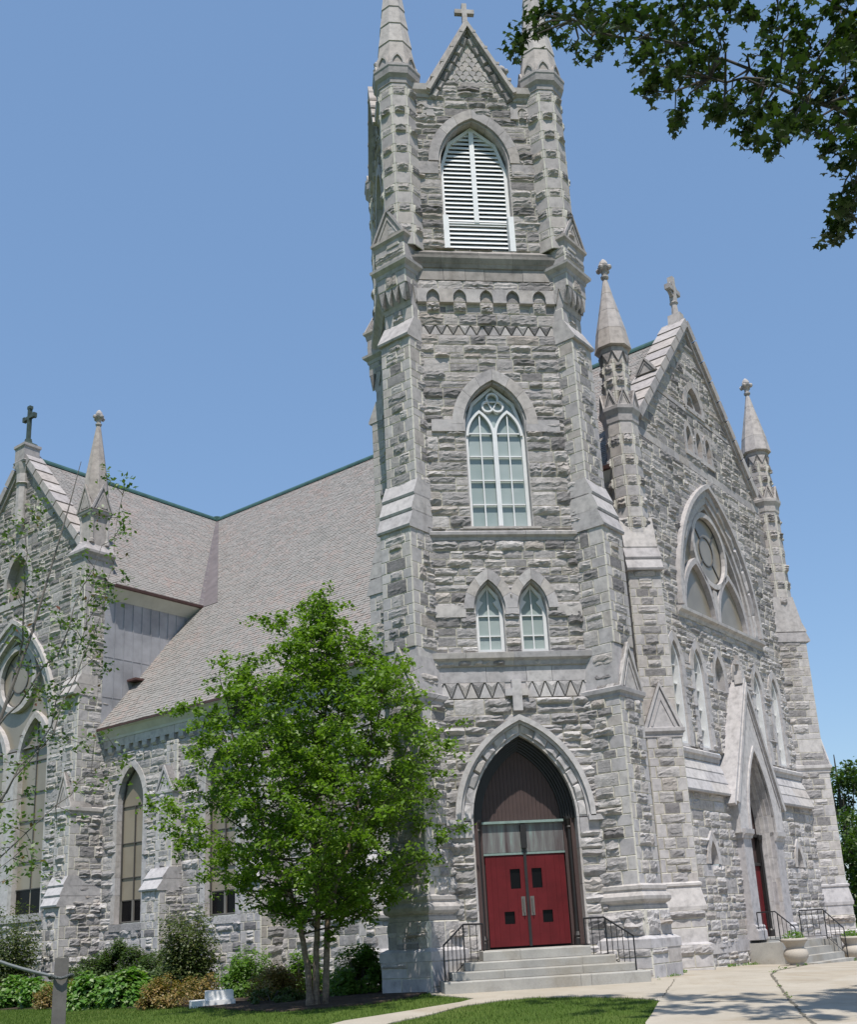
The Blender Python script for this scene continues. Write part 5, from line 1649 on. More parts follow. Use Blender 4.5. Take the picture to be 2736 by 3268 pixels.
def tube(mb, pts, rad, n=6, mat=0):
    P = [Vector(p) for p in pts]; v = []; f = []
    if not isinstance(rad, (list, tuple)): rad = [rad] * len(P)
    ref = Vector((0, 0, 1))
    for i, p in enumerate(P):
        t = (P[min(len(P) - 1, i + 1)] - P[max(0, i - 1)])
        if t.length < 1e-6: t = Vector((0, 0, 1))
        t.normalize()
        a = t.cross(ref)
        if a.length < .1: a = t.cross(Vector((1, 0, 0)))
        a.normalize(); b = t.cross(a)
        for k in range(n):
            q = 2 * math.pi * k / n
            v.append(tuple(p + a * (rad[i] * math.cos(q)) + b * (rad[i] * math.sin(q))))
    for i in range(len(P) - 1):
        for k in range(n): f.append((i * n + k, i * n + (k + 1) % n, (i + 1) * n + (k + 1) % n, (i + 1) * n + k))
    f.append(tuple(range(n - 1, -1, -1))); f.append(tuple((len(P) - 1) * n + k for k in range(n)))
    mb.add(v, f, mat)
def railing(name, label, foot, topline, posts, group):
    """topline: 3-D points of the hand rail; posts: (x,y,zfoot,ztop,r)"""
    ro = empty(name, foot, label, 'railing', group)
    mb = MB(); tube(mb, topline, .021, 8); keep(mb.build('top_rail', IRON, None), ro)
    lo = [(p[0], p[1], p[2] - .82) for p in topline]
    mb = MB(); tube(mb, lo, .011, 6); keep(mb.build('lower_rail', IRON, None), ro)
    for x, y, z0, z1, r in posts:
        mb = MB(); tube(mb, [(x, y, z0), (x, y, z1)], r, 8); keep(mb.build('post' if r > .014 else 'baluster', IRON, None), ro)
    return ro
def rail_points(pts, cnt):
    """evenly spaced (x,y,z) along polyline"""
    seg = [math.dist(a, b) for a, b in zip(pts, pts[1:])]; T_ = sum(seg); out = []
    for k in range(cnt):
        s = T_ * k / (cnt - 1)
        for (a, b), l in zip(zip(pts, pts[1:]), seg):
            if s <= l + 1e-6: t = s / l; out.append(tuple(a[i] + (b[i] - a[i]) * t for i in range(3))); break
            s -= l
    return out
L_ = [(-1.25, -.42, 1.30), (-1.74, -.72, 1.31), (-2.30, -1.42, .88)]
po = []
for i, p in enumerate(rail_points(L_, 9)):
    st_ = .70 if abs(p[1]) < .70 else (.48 if p[1] > -1.05 else (.30 if p[1] > -1.40 else .12))
    po.append((p[0], p[1], p[2] - .84 if i not in (0, 3, 8) else min(st_, p[2] - .75), p[2], .017 if i in (0, 3, 8) else .009))
railing('iron_railing', 'black iron stair railing on the tree side of the tower steps', (-1.8, -.9, .3), L_, po, 'black iron railings at the church doors')
L_ = [(1.16, -.42, 1.30), (1.56, -.72, 1.30), (2.02, -1.42, .86)]
po = []
for i, p in enumerate(rail_points(L_, 9)):
    st_ = .70 if abs(p[1]) < .70 else (.48 if p[1] > -1.05 else (.30 if p[1] > -1.40 else .12))
    po.append((p[0], p[1], p[2] - .84 if i not in (0, 3, 8) else min(st_, p[2] - .75), p[2], .017 if i in (0, 3, 8) else .009))
railing('iron_railing', 'black iron stair railing between the tower door and the downpipe corner', (1.6, -.9, .3), L_, po, 'black iron railings at the church doors')
# steps of the west portal
def local(a, d, z): return Vector(PF.p(a, z, d))
def steps_portal():
    st = empty('portal_steps', local(0, 1.0, -.3), 'grey stone landing and steps in front of the gabled portal', 'steps')
    mb = MB(); box(mb, PF, -1.75, 1.75, -.9, .36, -.5, .80); keep(mb.build('landing', STEP, None), st)
    mb = MB(); box(mb, PF, -1.1, 1.1, .36, .50, -.6, .12); keep(mb.build('threshold', STEP, None), st)
    for i, (d1, z) in enumerate([(1.12, .14), (1.45, -.07), (1.78, -.26)]):
        mb = MB(); box(mb, PF, -1.70, 1.70, -.9, z, .70, d1); keep(mb.build('step', STEP, None), st)
    mb = MB(); box(mb, PF, 1.75, 2.15, -.9, .34, -.1, 1.25); keep(mb.build('cheek_wall', STEP, None), st)
steps_portal()
def prail(label, a, d0, d1, d2, drop):
    zt = 1.26
    pts = [tuple(local(a, d0, zt)), tuple(local(a, d1, zt)), tuple(local(a, d2, zt - drop))]
    po = []
    n = 9
    for i, p in enumerate(rail_points(pts, n)):
        r = .018 if i in (0, 4, n - 1) else .010
        po.append((p[0], p[1], p[2] - (.90 if r > .014 else .80), p[2], r))
    railing('iron_railing', label, tuple(local(a, d1, .3)), pts, po, 'black iron railings at the church doors')
prail('black iron railing on the near side of the portal landing, before the red door', -1.55, .04, .62, 1.18, .50)
prail('black iron railing on the far side of the portal steps, behind the planters', 1.55, .22, 1.0, 1.6, .62)
# ================================================================== URNS
def urn(x, y, label, seed):
    z = gz(x, y) + .02
    u = empty('planter_urn', (x, y, z), label, 'planter', 'round concrete planters by the portal')
    mb = MB()
    lathe(mb, (x, y), [(.22, z), (.22, z + .04), (.19, z + .06), (.26, z + .10), (.34, z + .22), (.355, z + .32), (.32, z + .42), (.25, z + .48), (.25, z + .51), (.31, z + .62), (.35, z + .66), (.375, z + .67), (.375, z + .74), (.33, z + .75), (.31, z + .69)], 28, 0, 0)
    keep(mb.build('bowl', URNM, None, True), u)
    rg = np.random.default_rng(seed)
    P = rg.normal(0, 1, (260, 3)); P /= np.linalg.norm(P, axis=1)[:, None]; P[:, 2] = np.abs(P[:, 2])
    P *= (rg.uniform(.4, 1, 260) ** .5)[:, None] * np.array((.31, .31, .26))
    keep(leaves('plant', P + np.array((x, y, z + .70)), .07, GRNLEAF, rg), u)
def leaves(name, P, size, m, rg, up=.55, shape='kite', var=.35, out=None):
    """one mesh of many separate small leaves at points P"""
    n = len(P)
    nr = rg.normal(0, 1, (n, 3)); nr /= np.linalg.norm(nr, axis=1)[:, None]
    nr[:, 2] = np.abs(nr[:, 2]) + up
    if out is not None: nr += out
    nr /= np.linalg.norm(nr, axis=1)[:, None]
    t = rg.normal(0, 1, (n, 3)); t -= nr * (t * nr).sum(1)[:, None]; t /= np.linalg.norm(t, axis=1)[:, None]
    b = np.cross(nr, t)
    s = size * rg.uniform(1 - var, 1 + var, n)[:, None]
    if shape == 'kite':
        k = [(0, 0, 0), (.42, .32, .06), (1.0, 0, -.06), (.42, -.32, .06)]
    elif shape == 'needle':
        k = [(0, .05, 0), (0, -.05, 0), (1.0, -.02, .03), (1.0, .02, .03)]
    else:
        k = [(0, .0, 0), (.12, .16, .02), (-.05, .42, .0), (.28, .34, .05), (.45, .52, .0), (.55, .2, .06), (1.0, 0, -.08), (.55, -.2, .06), (.45, -.52, .0), (.28, -.34, .05), (-.05, -.42, .0), (.12, -.16, .02)]
    K = len(k)
    V = np.stack([P + s * (t * a + b * c + nr * d) for a, c, d in k], 1).reshape(-1, 3)
    me = bpy.data.meshes.new(name)
    me.vertices.add(n * K); me.vertices.foreach_set('co', V.astype(np.float32).ravel())
    me.loops.add(n * K); me.loops.foreach_set('vertex_index', np.arange(n * K, dtype=np.int32))
    me.polygons.add(n); me.polygons.foreach_set('loop_start', np.arange(0, n * K, K, dtype=np.int32))
    try: me.polygons.foreach_set('loop_total', np.full(n, K, dtype=np.int32))
    except Exception: pass
    me.materials.append(m)
    me.update(calc_edges=True)
    o_ = bpy.data.objects.new(name, me); col.objects.link(o_)
    return o_
urn(8.75, 5.15, 'round concrete planter urn of green plants before the portal landing', 1)
urn(12.4, 8.9, 'round concrete planter urn past the portal steps, cut by the photo edge', 2)
# ================================================================== MARKER STONE, POST, CABLE
mk = empty('memorial_stone', (-7.4, 1.4, gz(-7.4, 1.4)), 'white stone block on a flat white slab at the lawn edge', 'stone marker')
gm = gz(-7.4, 1.4)
MF = Fr((-7.38, 1.15), (0.10, -.995))
mb = MB(); 
def bevbox(mb, fr, a0, a1, z0, z1, d0, d1, c=.015):
    P = [(a0 + c, z0), (a1 - c, z0), (a1, z0 + c), (a1, z1 - c), (a1 - c, z1), (a0 + c, z1), (a0, z1 - c), (a0, z0 + c)]
    poly(mb, fr, P, d0, d1, 0, True)
bevbox(mb, MF, -.66, .40, gm - .1, gm + .14, -.75, .0); keep(mb.build('base_slab', MARB, None), mk)
mb = MB(); bevbox(mb, MF, -.30, .36, gm + .138, gm + .34, -.72, -.12); keep(mb.build('block', MARB, None), mk)
rnd = random.Random(2)
PX, PY = -6.89, -18.17
zg = gz(PX, PY)
mb = MB(); PFm = Fr((PX, PY), (.2, -.98))
prof = [(-.044, -.044), (.044, -.044), (.044, .044), (-.044, .044)]
pv = []
zl = list(np.linspace(zg - .2, 1.06, 9))
for z in zl:
    for a, d in prof: pv.append(PFm.p(a + rnd.uniform(-.003, .003) + (1.06 - z) * -.012, z + (0 if z < 1 else rnd.uniform(-.012, .006)), d))
mb.add(pv, [(i * 4 + k, i * 4 + (k + 1) % 4, i * 4 + 4 + (k + 1) % 4, i * 4 + 4 + k) for i in range(8) for k in range(4)] + [(32, 33, 34, 35)])
mb.build('wooden_post', WOODPOST, None, False, 'weathered grey square wooden post standing alone in the left foreground', 'post')
mb = MB()
c0 = Vector(PFm.p(0, .955, .06))
rp = []
for k in range(13):
    t = k / 12
    rp.append((PX - .06 - 1.0 * t, PY - .05 - .30 * t, .955 + .62 * t - .10 * math.sin(math.pi * t)))
tube(mb, rp, .011, 8)
loop = [tuple(PFm.p(.075 * math.cos(q), .945 + .01 * math.sin(3 * q), .075 * math.sin(q))) for q in np.linspace(0, 4 * math.pi, 33)]
tube(mb, loop, .010, 8)
mb.build('cable', ROPEM, None, False, 'dark grey cable tied round the wooden post and slung away to the left', 'cable')
# ================================================================== VEGETATION
def bush(name, x, y, h, w, m, size, n, label, group=None, seed=0, shape='kite', lump=.22, up=.5, cat='shrub', top=1.0, spiky=0.0, stem=DARKBARK):
    rg = np.random.default_rng(seed)
    z = gz(x, y)
    b = empty(name, (x, y, z), label, cat, group)
    K = 26
    C = rg.normal(0, 1, (K, 3)); C /= np.linalg.norm(C, axis=1)[:, None]; C[:, 2] = np.abs(C[:, 2])
    rx, rz = w / 2, h
    cen = C * rg.uniform(.55, .85, K)[:, None] * np.array((rx, rx, rz))
    cen[:, 2] = np.clip(cen[:, 2], h * .12, None)
    rad = rg.uniform(.22, .42, K) * min(rx, rz * .8)
    i = rg.integers(0, K, n)
    D_ = rg.normal(0, 1, (n, 3)); D_ /= np.linalg.norm(D_, axis=1)[:, None]
    rr = rad[i] * rg.uniform(.35, 1.05, n) ** .6
    P = cen[i] + D_ * rr[:, None] * np.array((1, 1, 1.0))
    if spiky:
        # upright sprays: many slim rising shoots
        S = 70
        a = rg.uniform(0, 2 * math.pi, S); r0 = rg.uniform(.05, .55, S) * rx; hh = h * rg.uniform(.45, 1.0, S) * (1 - .45 * (r0 / rx))
        j = rg.integers(0, S, n); t = rg.uniform(0, 1, n)
        lean = rg.uniform(.2, .9, S)
        R_ = r0[j] + t * t * lean[j] * rx * .55
        P = np.stack([R_ * np.cos(a[j]), R_ * np.sin(a[j]), t * hh[j]], 1) + rg.normal(0, .05 + .07 * (1 - t)[:, None], (n, 3)) * np.array((1, 1, .6)) * (w / 1.2)
    P[:, 2] = np.abs(P[:, 2]) + .02
    out = P / np.array((rx, rx, rz)); out /= np.linalg.norm(out, axis=1)[:, None] + 1e-6
    fo = leaves('foliage', P + np.array((x, y, z)), size, m, rg, up, shape, .4, out * .9)
    keep(fo, b)
    mb = MB()
    for k in range(7):
        t = rg.uniform(0, 6.28); e = rg.uniform(.2, .6)
        tube(mb, [(x, y, z - .05), (x + math.cos(t) * rx * e * .5, y + math.sin(t) * rx * e * .5, z + h * .4), (x + math.cos(t) * rx * e, y + math.sin(t) * rx * e, z + h * .75)], [.02, .014, .006], 5)
    keep(mb.build('stem', stem, None), b)
    return b
HG = 'broad-leaved shrubs in the bed'; RG = 'russet shrubs in the bed'; YG = 'dark yews against the wall'
bush('hydrangea', -14.67, 11.2, 1.0, 1.5, HYDLEAF, .15, 3600, 'bright green big-leaved shrub at the left photo edge, below the tall dark juniper', HG, 1)
bush('hydrangea', -13.45, 9.85, .95, 1.35, HYDLEAF, .15, 3400, 'bright green big-leaved shrub just left of the wooden post', HG, 2)
bush('hydrangea', -11.05, 5.6, 1.02, 1.5, HYDLEAF, .15, 3900, 'rounded bright big-leaved shrub just right of the wooden post', HG, 3)
bush('hydrangea', -9.96, 4.7, 1.05, 1.55, HYDLEAF, .15, 3900, 'bright big-leaved shrub leaning against the large russet shrub', HG, 4)
bush('spirea', -12.78, 8.2, .75, .9, RUSLEAF, .055, 2200, 'small russet shrub squeezed in left behind the wooden post', RG, 5)
bush('spirea', -12.05, 7.5, .95, 1.0, RUSLEAF, .055, 2400, 'russet shrub peeping out right behind the wooden post', RG, 6)
bush('spirea', -8.75, 2.35, .82, 1.35, RUSLEAF, .06, 6000, 'wide russet-brown shrub left of the white stone marker', RG, 7)
bush('spirea', -7.95, 3.3, .78, 1.15, RUSLEAF, .055, 3000, 'russet-green shrub right behind the white stone marker', RG, 8)
bush('spirea', -6.0, 2.0, .86, 1.6, RUSLEAF, .06, 6000, 'russet mound immediately left of the birch trunks', RG, 9)
bush('privet', -6.9, 5.0, 1.25, 1.75, GRNLEAF, .085, 6000, 'rounded grass-green shrub behind the white marker and russet mound', 'green shrubs by the birch', 10)
bush('privet', -5.5, 3.9, 1.2, 1.5, GRNLEAF, .085, 5000, 'green shrub showing between and behind the birch trunks', 'green shrubs by the birch', 11)
bush('privet', -4.05, 1.35, 1.22, 1.75, GRNLEAF, .095, 6500, 'large green shrub between the birch trunks and the dark tower plinth', 'green shrubs by the birch', 12)
bush('ground_juniper', -6.1, .35, .36, 1.7, YEWLEAF, .06, 2600, 'low dark green spreading shrub on the mulch left of the birch foot', None, 13)
bush('yew', -13.19, 14.18, 1.35, 1.95, YEWLEAF, .08, 8600, 'dark yew by the transept pier, leftmost of the wall-side row', YG, 14)
bush('yew', -12.45, 13.4, 1.65, 1.95, YEWLEAF, .08, 8800, 'dark yew below the left edge of the first nave window', YG, 15)
bush('yew', -11.75, 12.9, 2.25, 1.49, YEWLEAF, .08, 8400, 'tallest of the dark yews, rising under the first nave window', YG, 16, top=.6)
bush('yew', -11.01, 12.1, 1.65, 1.76, YEWLEAF, .08, 8600, 'dark yew right of the tallest yew', YG, 17)
bush('yew', -10.2, 11.2, 1.6, 1.82, YEWLEAF, .08, 8600, 'dark yew tucked against the olive upright juniper', YG, 18)
bush('juniper', -8.85, 8.6, 3.05, 2.4, JUNLEAF, .09, 13000, 'tall olive upright juniper between the first two nave windows', 'upright junipers', 19, 'kite', spiky=1)
bush('juniper', -15.5, 14.7, 3.7, 2.4, JUNLEAF, .09, 13000, 'tall dark juniper at the left photo edge under the transept window', 'upright junipers', 20, 'kite', spiky=1)
# ---------------------------------------------------------------- birch
def branchy(rg, p0, p1, sag, n):
    P = []
    for k in range(n + 1):
        t = k / n
        P.append(p0 + (p1 - p0) * t + Vector((0, 0, -sag * math.sin(math.pi * t) + sag * .6 * t * t)) + Vector(rg.normal(0, .035, 3)) * (1 if 0 < k < n else 0) * (p1 - p0).length * .5)
    return P
def birch():
    rg = np.random.default_rng(42); rnd = random.Random(42)
    bx, by = -5.12, -1.72; bz = gz(bx, by)
    root = empty('birch_tree', (bx, by, bz), 'leafy green birch with three pale peeling trunks left of the tower steps', 'tree')
    env = [(2.3, 1.5), (2.8, 2.9), (3.4, 3.7), (4.4, 3.7), (5.4, 3.45), (6.4, 3.05), (7.2, 2.3), (8.0, 1.45), (8.7, .75), (9.3, .15)]
    def er(h):
        for (a, ra_), (b, rb_) in zip(env, env[1:]):
            if a <= h <= b: return ra_ + (rb_ - ra_) * (h - a) / (b - a)
        return 0.3
    trunks = [[(-.12, 0, 0), (-.15, .02, .8), (-.26, .0, 1.4), (-.33, .0, 1.95), (-.75, .1, 2.9), (-1.2, .2, 4.2), (-1.7, .2, 5.6), (-1.9, .25, 6.8)],
              [(.0, .05, 0), (.02, .0, 1.0), (.08, .0, 2.0), (.0, .05, 3.4), (.2, .1, 5.2), (.42, .1, 7.0), (.52, .05, 8.8)],
              [(.20, -.02, 0), (.24, .0, 1.0), (.30, .0, 2.0), (.75, -.05, 3.2), (1.15, -.1, 4.8), (1.6, -.15, 6.4), (1.8, -.2, 7.6)]]
    tips = []
    bmb = MB()
    for ti, tr in enumerate(trunks):
        P = [Vector((bx + a, by + b, bz - .05 + c)) for a, b, c in tr]
        mb = MB(); H = tr[-1][2]
        dense = []
        for a, b in zip(P, P[1:]):
            for k in range(5): dense.append(a.lerp(b, k / 5) + Vector(rg.normal(0, .006, 3)))
        dense.append(P[-1])
        rad = [max(.012, (.075 * (1 - (q.z - bz) / (H + .4)) ** .85 * rnd.uniform(.96, 1.04)) + (.025 if q.z - bz < .12 else 0)) for q in dense]
        tube(mb, dense, rad, 9)
        keep(mb.build('trunk', BIRCHBARK, None), root)
        nb = 40
        for k in range(nb):
            t = (k + .5) / nb
            h = 2.2 + (H - 2.2) * t
            j = min(len(dense) - 1, int(len(dense) * h / H))
            p0 = dense[j]
            ang = k * 2.4 + ti * 2.1
            he = min(9.0, h + rnd.uniform(.1, 1.0) + (.4 if t > .5 else 0) - (.25 if t < .2 else 0))
            r_e = er(he) * rnd.uniform(.72, 1.06)
            lop = 1.0 + .08 * math.sin(3 * ang + he)
            cx_ = math.cos(ang); cx_ *= ((.86 if he < 5 else .97) if cx_ > 0 else 1.0) * (.85 if he < 3.2 and cx_ < 0 else 1)
            tgt = Vector((bx + .12 + cx_ * r_e * lop, by + math.sin(ang) * r_e * .92, bz + he))
            if cx_ > .3 and he < 4.0 and rnd.random() < .35: continue
            if cx_ < -.2 and he < 4.6 and rnd.random() < .28: continue
            if (tgt - p0).length < .35: tgt = p0 + Vector((math.cos(ang), math.sin(ang), .8)) * .5
            Q = branchy(rg, p0, tgt, .10 * (tgt - p0).length, 6)
            L = (tgt - p0).length
            tube(bmb, Q, [max(.004, .024 * (1 - i / 7)) for i in range(7)], 5)
            ns = max(5, int(L * 5.0))
            for s in range(ns):
                u = rnd.uniform(.25, 1.02) if L > 1 else rnd.uniform(.05, 1.05)
                i0 = min(5, int(u * 6)); q = Q[i0].lerp(Q[i0 + 1], min(1, u * 6 - i0))
                d = Vector(rg.normal(0, 1, 3)); d.z = d.z * .5 + .18; d.normalize()
                tl = rnd.uniform(.3, .7)
                e = q + d * tl + Vector((0, 0, -.06))
                tube(bmb, [q, q.lerp(e, .5) + Vector((0, 0, .03)), e], [.005, .004, .002], 4)
                tips.append((q, e))
    keep(bmb.build('branches', DARKBARK, None), root)
    A = np.array([t[0][:] for t in tips]); B = np.array([t[1][:] for t in tips])
    n = 66000
    i = rg.integers(0, len(tips), n); t = rg.uniform(.15, 1.12, n)[:, None]
    P = A[i] + (B[i] - A[i]) * t + rg.normal(0, .07, (n, 3)) * np.array((1, 1, .7))
    P[:, 2] -= rg.uniform(0, .06, n)
    keep(leaves('crown', P, .10, BIRCHLEAF, rg, .5, 'kite', .4), root)
birch()
# ---------------------------------------------------------------- maple overhanging from the right
def maple():
    rg = np.random.default_rng(7); rnd = random.Random(7)
    bx, by = 9.6, -13.6; bz = gz(bx, by)
    root = empty('maple_tree', (bx, by, bz), 'dark maple boughs hanging into the sky at the upper right', 'tree')
    B0 = Vector((bx, by, bz))
    mb = MB()
    tube(mb, [B0 + Vector((0, 0, -.1)), B0 + Vector((.05, 0, 1)), B0 + Vector((0, .1, 3)), B0 + Vector((-.1, .1, 5.5)), B0 + Vector((0, .1, 9)), B0 + Vector((.2, 0, 13))], [.52, .38, .33, .28, .2, .08], 12)
    keep(mb.build('trunk', DARKBARK, None), root)
    limbs = [[(0, .1, 5.4), (-2.6, .1, 9.6), (-5.6, .4, 13.1), (-8.0, .8, 14.9), (-10.3, 1.2, 15.9)],
             [(0, .1, 5.0), (-3.2, -.3, 8.6), (-5.6, -.4, 11.9), (-7.4, -.4, 13.1), (-8.6, .2, 13.9)],
             [(0, .1, 4.6), (-3.4, -.6, 7.6), (-6.0, -.7, 9.6), (-7.2, -.7, 10.4)],
             [(-.1, .1, 7), (-2.0, .3, 11), (-4.6, .3, 14.4), (-7.2, .3, 16.0)],
             [(0, .1, 6), (2.5, 1.5, 9), (5, 2.5, 11)], [(0, .1, 6.5), (2.0, -2.2, 10), (3.5, -4.0, 12)], [(0, 0, 8), (-.5, 3.0, 12), (-1.0, 5.0, 13.5)], [(0, 0, 7), (-1.0, -3.0, 10.5), (-2.0, -5.5, 12)], [(0, 0, 10), (.8, .4, 14), (1.2, .6, 16.5)]]
    lm = MB(); LP = []
    for l in limbs:
        P = [B0 + Vector(p) for p in l]; D_ = []
        for a, b in zip(P, P[1:]):
            for k in range(6): D_.append(a.lerp(b, k / 6) + Vector(rg.normal(0, .05, 3)))
        D_.append(P[-1])
        tube(lm, D_, [max(.018, .10 * (1 - i / (len(D_) + 1)) ** 1.3) for i in range(len(D_))], 7)
        LP += D_
    LPn = np.array([p[:] for p in LP])
    cl = list(MAPLE)
    for i_ in range(240):       # rest of the crown, part of it added for its shade
        p = LP[rnd.randrange(len(LP))]
        q = p + Vector(rg.normal(0, 1.3, 3))
        if i_ < 105: q = Vector((rnd.uniform(3.2, 7.5), rnd.uniform(-16, -12), rnd.uniform(11.5, 16)))  # unseen leaf clusters placed to cast shade on the forecourt
        if (q.x + 5.24) / (q.y + 26) > .71 and q.z > 6: cl.append((q.x, q.y, q.z, rnd.uniform(.5, .9)))
    pts = []
    for x, y, z, r in cl:
        c = np.array((x, y, z)); d = np.linalg.norm(LPn - c, axis=1) + .6 * np.maximum(0, c[0] - LPn[:, 0] * 1.0) * 0
        j = int(np.argmin(d)); p = LP[j]; c_ = Vector(c)
        mid = p.lerp(c_, .5) + Vector(rg.normal(0, .12, 3))
        tube(lm, [p, mid, c_], [.022, .014, .006], 5)
        k = max(4, int(r * 17))
        for _ in range(k):
            e = c_ + Vector(rg.normal(0, 1, 3)).normalized() * r * rnd.uniform(.4, 1.0)
            tube(lm, [c_, c_.lerp(e, .5) + Vector((0, 0, .04)), e], [.007, .005, .003], 4)
            m_ = max(11, int(42 * r))
            pts.append(np.array(e) + rg.normal(0, .07 + .045 * r, (m_, 3)))
    keep(lm.build('branches', DARKBARK, None), root)
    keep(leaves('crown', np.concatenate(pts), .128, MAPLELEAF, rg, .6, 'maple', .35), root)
maple()
# ---------------------------------------------------------------- sapling at the left
def sapling():
    rg = np.random.default_rng(9); rnd = random.Random(9)
    bx, by = -8.5, -16.6; bz = gz(bx, by)
    root = empty('sapling', (bx, by, bz), 'thin sparse-leaved young tree reaching in from the left before the transept', 'tree')
    B0 = Vector((bx, by, bz))
    mb = MB(); tube(mb, [B0, B0 + Vector((.02, 0, 1.4)), B0 + Vector((.25, .1, 2.4)), B0 + Vector((.55, .15, 3.3)), B0 + Vector((.85, .2, 4.4)), B0 + Vector((1.1, .25, 5.6)), B0 + Vector((1.2, .25, 6.1))], [.036, .029, .023, .018, .012, .006, .003], 7)
    keep(mb.build('trunk', GREYBARK, None), root)
    br = [[(.15, .05, 2.0), (.6, .1, 2.75), (1.1, .1, 3.5), (1.5, .1, 4.6), (1.62, .1, 5.7)], [(.05, 0, 1.6), (.6, .0, 2.3), (1.2, .0, 2.85), (1.65, 0, 3.3)], [(.3, .1, 2.5), (.7, .3, 3.0), (1.2, .3, 4.0), (1.35, .3, 4.9)],
          [(.5, .15, 3.2), (.2, .2, 4.2), (.35, .2, 5.3)], [(.1, 0, 1.8), (.55, -.2, 2.1), (1.0, -.2, 2.5)], [(.6, .15, 3.5), (1.1, .1, 4.2), (1.45, .1, 5.2)], [(.02, 0, 1.3), (-.5, .2, 2.4), (-.8, .2, 3.6)], [(.3, .1, 2.6), (-.4, .3, 3.6), (-.6, .3, 5.0)], [(.75, .2, 4.0), (.8, .1, 4.8), (.75, .1, 5.6)]]
    mb = MB(); pts = []
    for l in br:
        P = [B0 + Vector(p) for p in l]; D_ = []
        for a, b in zip(P, P[1:]):
            for k in range(5): D_.append(a.lerp(b, k / 5) + Vector(rg.normal(0, .018, 3)))
        D_.append(P[-1])
        tube(mb, D_, [max(.0025, .011 * (1 - i / (len(D_) + 1))) for i in range(len(D_))], 5)
        for i, q in enumerate(D_):
            if i < 3: continue
            for _ in range(2):
                if rnd.random() < .25: continue
                e = q + Vector(rg.normal(0, 1, 3)).normalized() * rnd.uniform(.05, .28)
                tube(mb, [q, e], [.004, .002], 4)
                pts.append(np.array(e) + rg.normal(0, .05, (rnd.randint(14, 34), 3)))
    keep(mb.build('branches', GREYBARK, None), root)
    keep(leaves('foliage', np.concatenate(pts), .046, SAPLEAF, rg, .4, 'kite', .4), root)
sapling()
# ---------------------------------------------------------------- trees beyond the facade on the right
def far_tree(x, y, h, w, label, seed, n=5200, trunk_h=.25):
    rg = np.random.default_rng(seed); rnd = random.Random(seed)
    z = gz(x, y); root = empty('broadleaf_tree', (x, y, z), label, 'tree', 'trees beyond the church on the right')
    mb = MB(); tube(mb, [(x, y, z - .1), (x + .1, y, z + h * .3), (x, y + .1, z + h * .6), (x, y, z + h * .9)], [.26, .2, .12, .03], 8); keep(mb.build('trunk', DARKBARK, None), root)
    K = 46
    C = rg.normal(0, 1, (K, 3)); C /= np.linalg.norm(C, axis=1)[:, None]
    C *= rg.uniform(.45, 1.0, K)[:, None] * np.array((w / 2, w / 2, h * (1 - trunk_h) / 2)); C[:, 2] += h * (trunk_h + (1 - trunk_h) / 2)
    rad = rg.uniform(.10, .2, K) * w
    i = rg.integers(0, K, n); D_ = rg.normal(0, 1, (n, 3)); D_ /= np.linalg.norm(D_, axis=1)[:, None]
    P = C[i] + D_ * (rad[i] * rg.uniform(.3, 1.05, n))[:, None] * np.array((1, 1, .75))
    P[:, 2] = np.maximum(P[:, 2], .3)
    keep(leaves('crown', P + np.array((x, y, z)), .24, FARLEAF, rg, .5, 'kite', .4), root)
    mb = MB()
    for k in range(K): tube(mb, [(x, y, z + h * rg.uniform(.25, .6)), tuple(C[k] * .55 + np.array((x, y, z + h * .15))), tuple(C[k] + np.array((x, y, z)))], [.07, .045, .012], 5)
    keep(mb.build('branches', DARKBARK, None), root)
far_tree(27.0, 36.4, 12.2, 5.0, 'slender dark green tree whose tip rises highest right of the church', 1, 5200, .1)
far_tree(30.2, 37.5, 11.0, 6.5, 'bushy green tree behind the slender one, cut by the right photo edge', 2, 6500, .05)
far_tree(26.2, 31.0, 7.8, 6.0, 'lower dark green tree close behind the right corner of the church', 3, 6500, .03)
far_tree(35.5, 44.0, 12.0, 7.5, 'farthest broad tree at the right photo edge', 4, 6500, .05)
far_tree(23.3, 24.6, 3.6, 4.0, 'low dark bushy tree at ground level beyond the second planter', 5, 4500, .02)
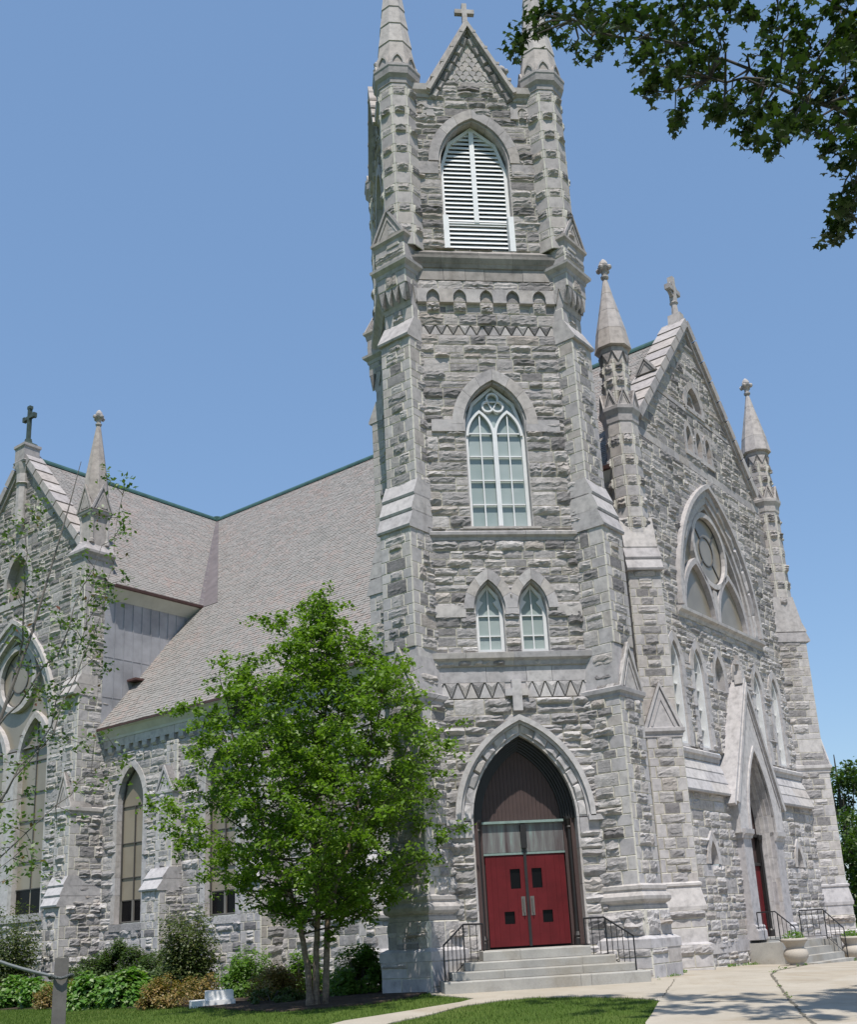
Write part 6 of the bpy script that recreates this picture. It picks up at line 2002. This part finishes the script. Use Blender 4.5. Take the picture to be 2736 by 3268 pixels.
# ---------------------------------------------------------------- weeds along walls and cracks
def weeds():
    rg = np.random.default_rng(21); P = []
    def along(pts, n, sp):
        for _ in range(n):
            k = rg.integers(0, len(pts) - 1); t = rg.random()
            x = pts[k][0] + (pts[k + 1][0] - pts[k][0]) * t; y = pts[k][1] + (pts[k + 1][1] - pts[k][1]) * t
            m = rg.integers(3, 16); c = np.array((x, y, gz(x, y) + .03))
            P.append(c + np.abs(rg.normal(0, .045, (m, 3))) * np.array((1, 1, .6)) + rg.normal(0, sp, (1, 3)) * np.array((1, 1, 0)))
    a = pt(8.4, -.98); b = pt(11.0, -.98); c = pt(10.9, -2.0); d = pt(14.2, -2.9)
    along([a[:2], b[:2]], 26, .04); along([c[:2], d[:2]], 22, .05)
    along([(10.2, 6.6), (8.9, 4.98), (6.33, 1.09), (5.3, -1.04), (3.78, -5.1), (3.11, -6.9), (2.82, -7.77)], 9, .02)
    along([(3.3, .1), (4.2, 1.8)], 10, .03); along([(2.3, -1.6), (3.2, -.6)], 6, .03)
    o_ = leaves('weeds', np.concatenate(P), .05, GRNLEAF, rg, .5)
    tag(o_, 'small green weeds growing from cracks and along the wall foot', 'weeds', None, 'stuff')
weeds()
# ---------------------------------------------------------------- grass
def grass():
    rg = np.random.default_rng(3)
    n = 130000
    X_ = rg.uniform(-15, 2, n); Y_ = rg.uniform(-16, 10, n)
    keep_ = []
    pl_ = plaza; ml = mul
    import itertools
    def inside_np(px, py, po):
        c = np.zeros(len(px), bool)
        for (x1, y1), (x2, y2) in zip(po, po[1:] + po[:1]):
            cond = ((y1 > py) != (y2 > py))
            xi = (x2 - x1) * (py - y1) / ((y2 - y1) if y2 != y1 else 1e-9) + x1
            c ^= cond & (px < xi)
        return c
    ok = ~inside_np(X_, Y_, pl_) & ~inside_np(X_, Y_, ml)
    # only near enough to read as blades, and not under the church
    ok &= (X_ * .0 + Y_) < 12
    X_, Y_ = X_[ok], Y_[ok]
    Z_ = -.12 + .04 * np.clip(Y_ + 1, -8, 0) - np.minimum(.35, .03 * np.maximum(0, X_ - 3)) - np.minimum(.4, .02 * np.maximum(0, -X_ - 3))
    m = len(X_)
    h = rg.uniform(.03, .075, m); a = rg.uniform(0, 6.28, m); w = .006
    b = np.stack([X_, Y_, Z_], 1)
    dx = np.stack([np.cos(a) * w, np.sin(a) * w, np.zeros(m)], 1)
    tip = b + np.stack([rg.normal(0, .02, m), rg.normal(0, .02, m), h], 1)
    V = np.stack([b - dx, b + dx, tip], 1).reshape(-1, 3)
    me = bpy.data.meshes.new('grass'); me.vertices.add(3 * m); me.vertices.foreach_set('co', V.astype(np.float32).ravel())
    me.loops.add(3 * m); me.loops.foreach_set('vertex_index', np.arange(3 * m, dtype=np.int32)); me.polygons.add(m); me.polygons.foreach_set('loop_start', np.arange(0, 3 * m, 3, dtype=np.int32))
    try: me.polygons.foreach_set('loop_total', np.full(m, 3, dtype=np.int32))
    except Exception: pass
    me.materials.append(GRASSM); me.update(calc_edges=True)
    o_ = bpy.data.objects.new('grass', me); col.objects.link(o_)
    tag(o_, 'short mown grass blades covering the front lawns', 'grass', None, 'stuff')
grass()
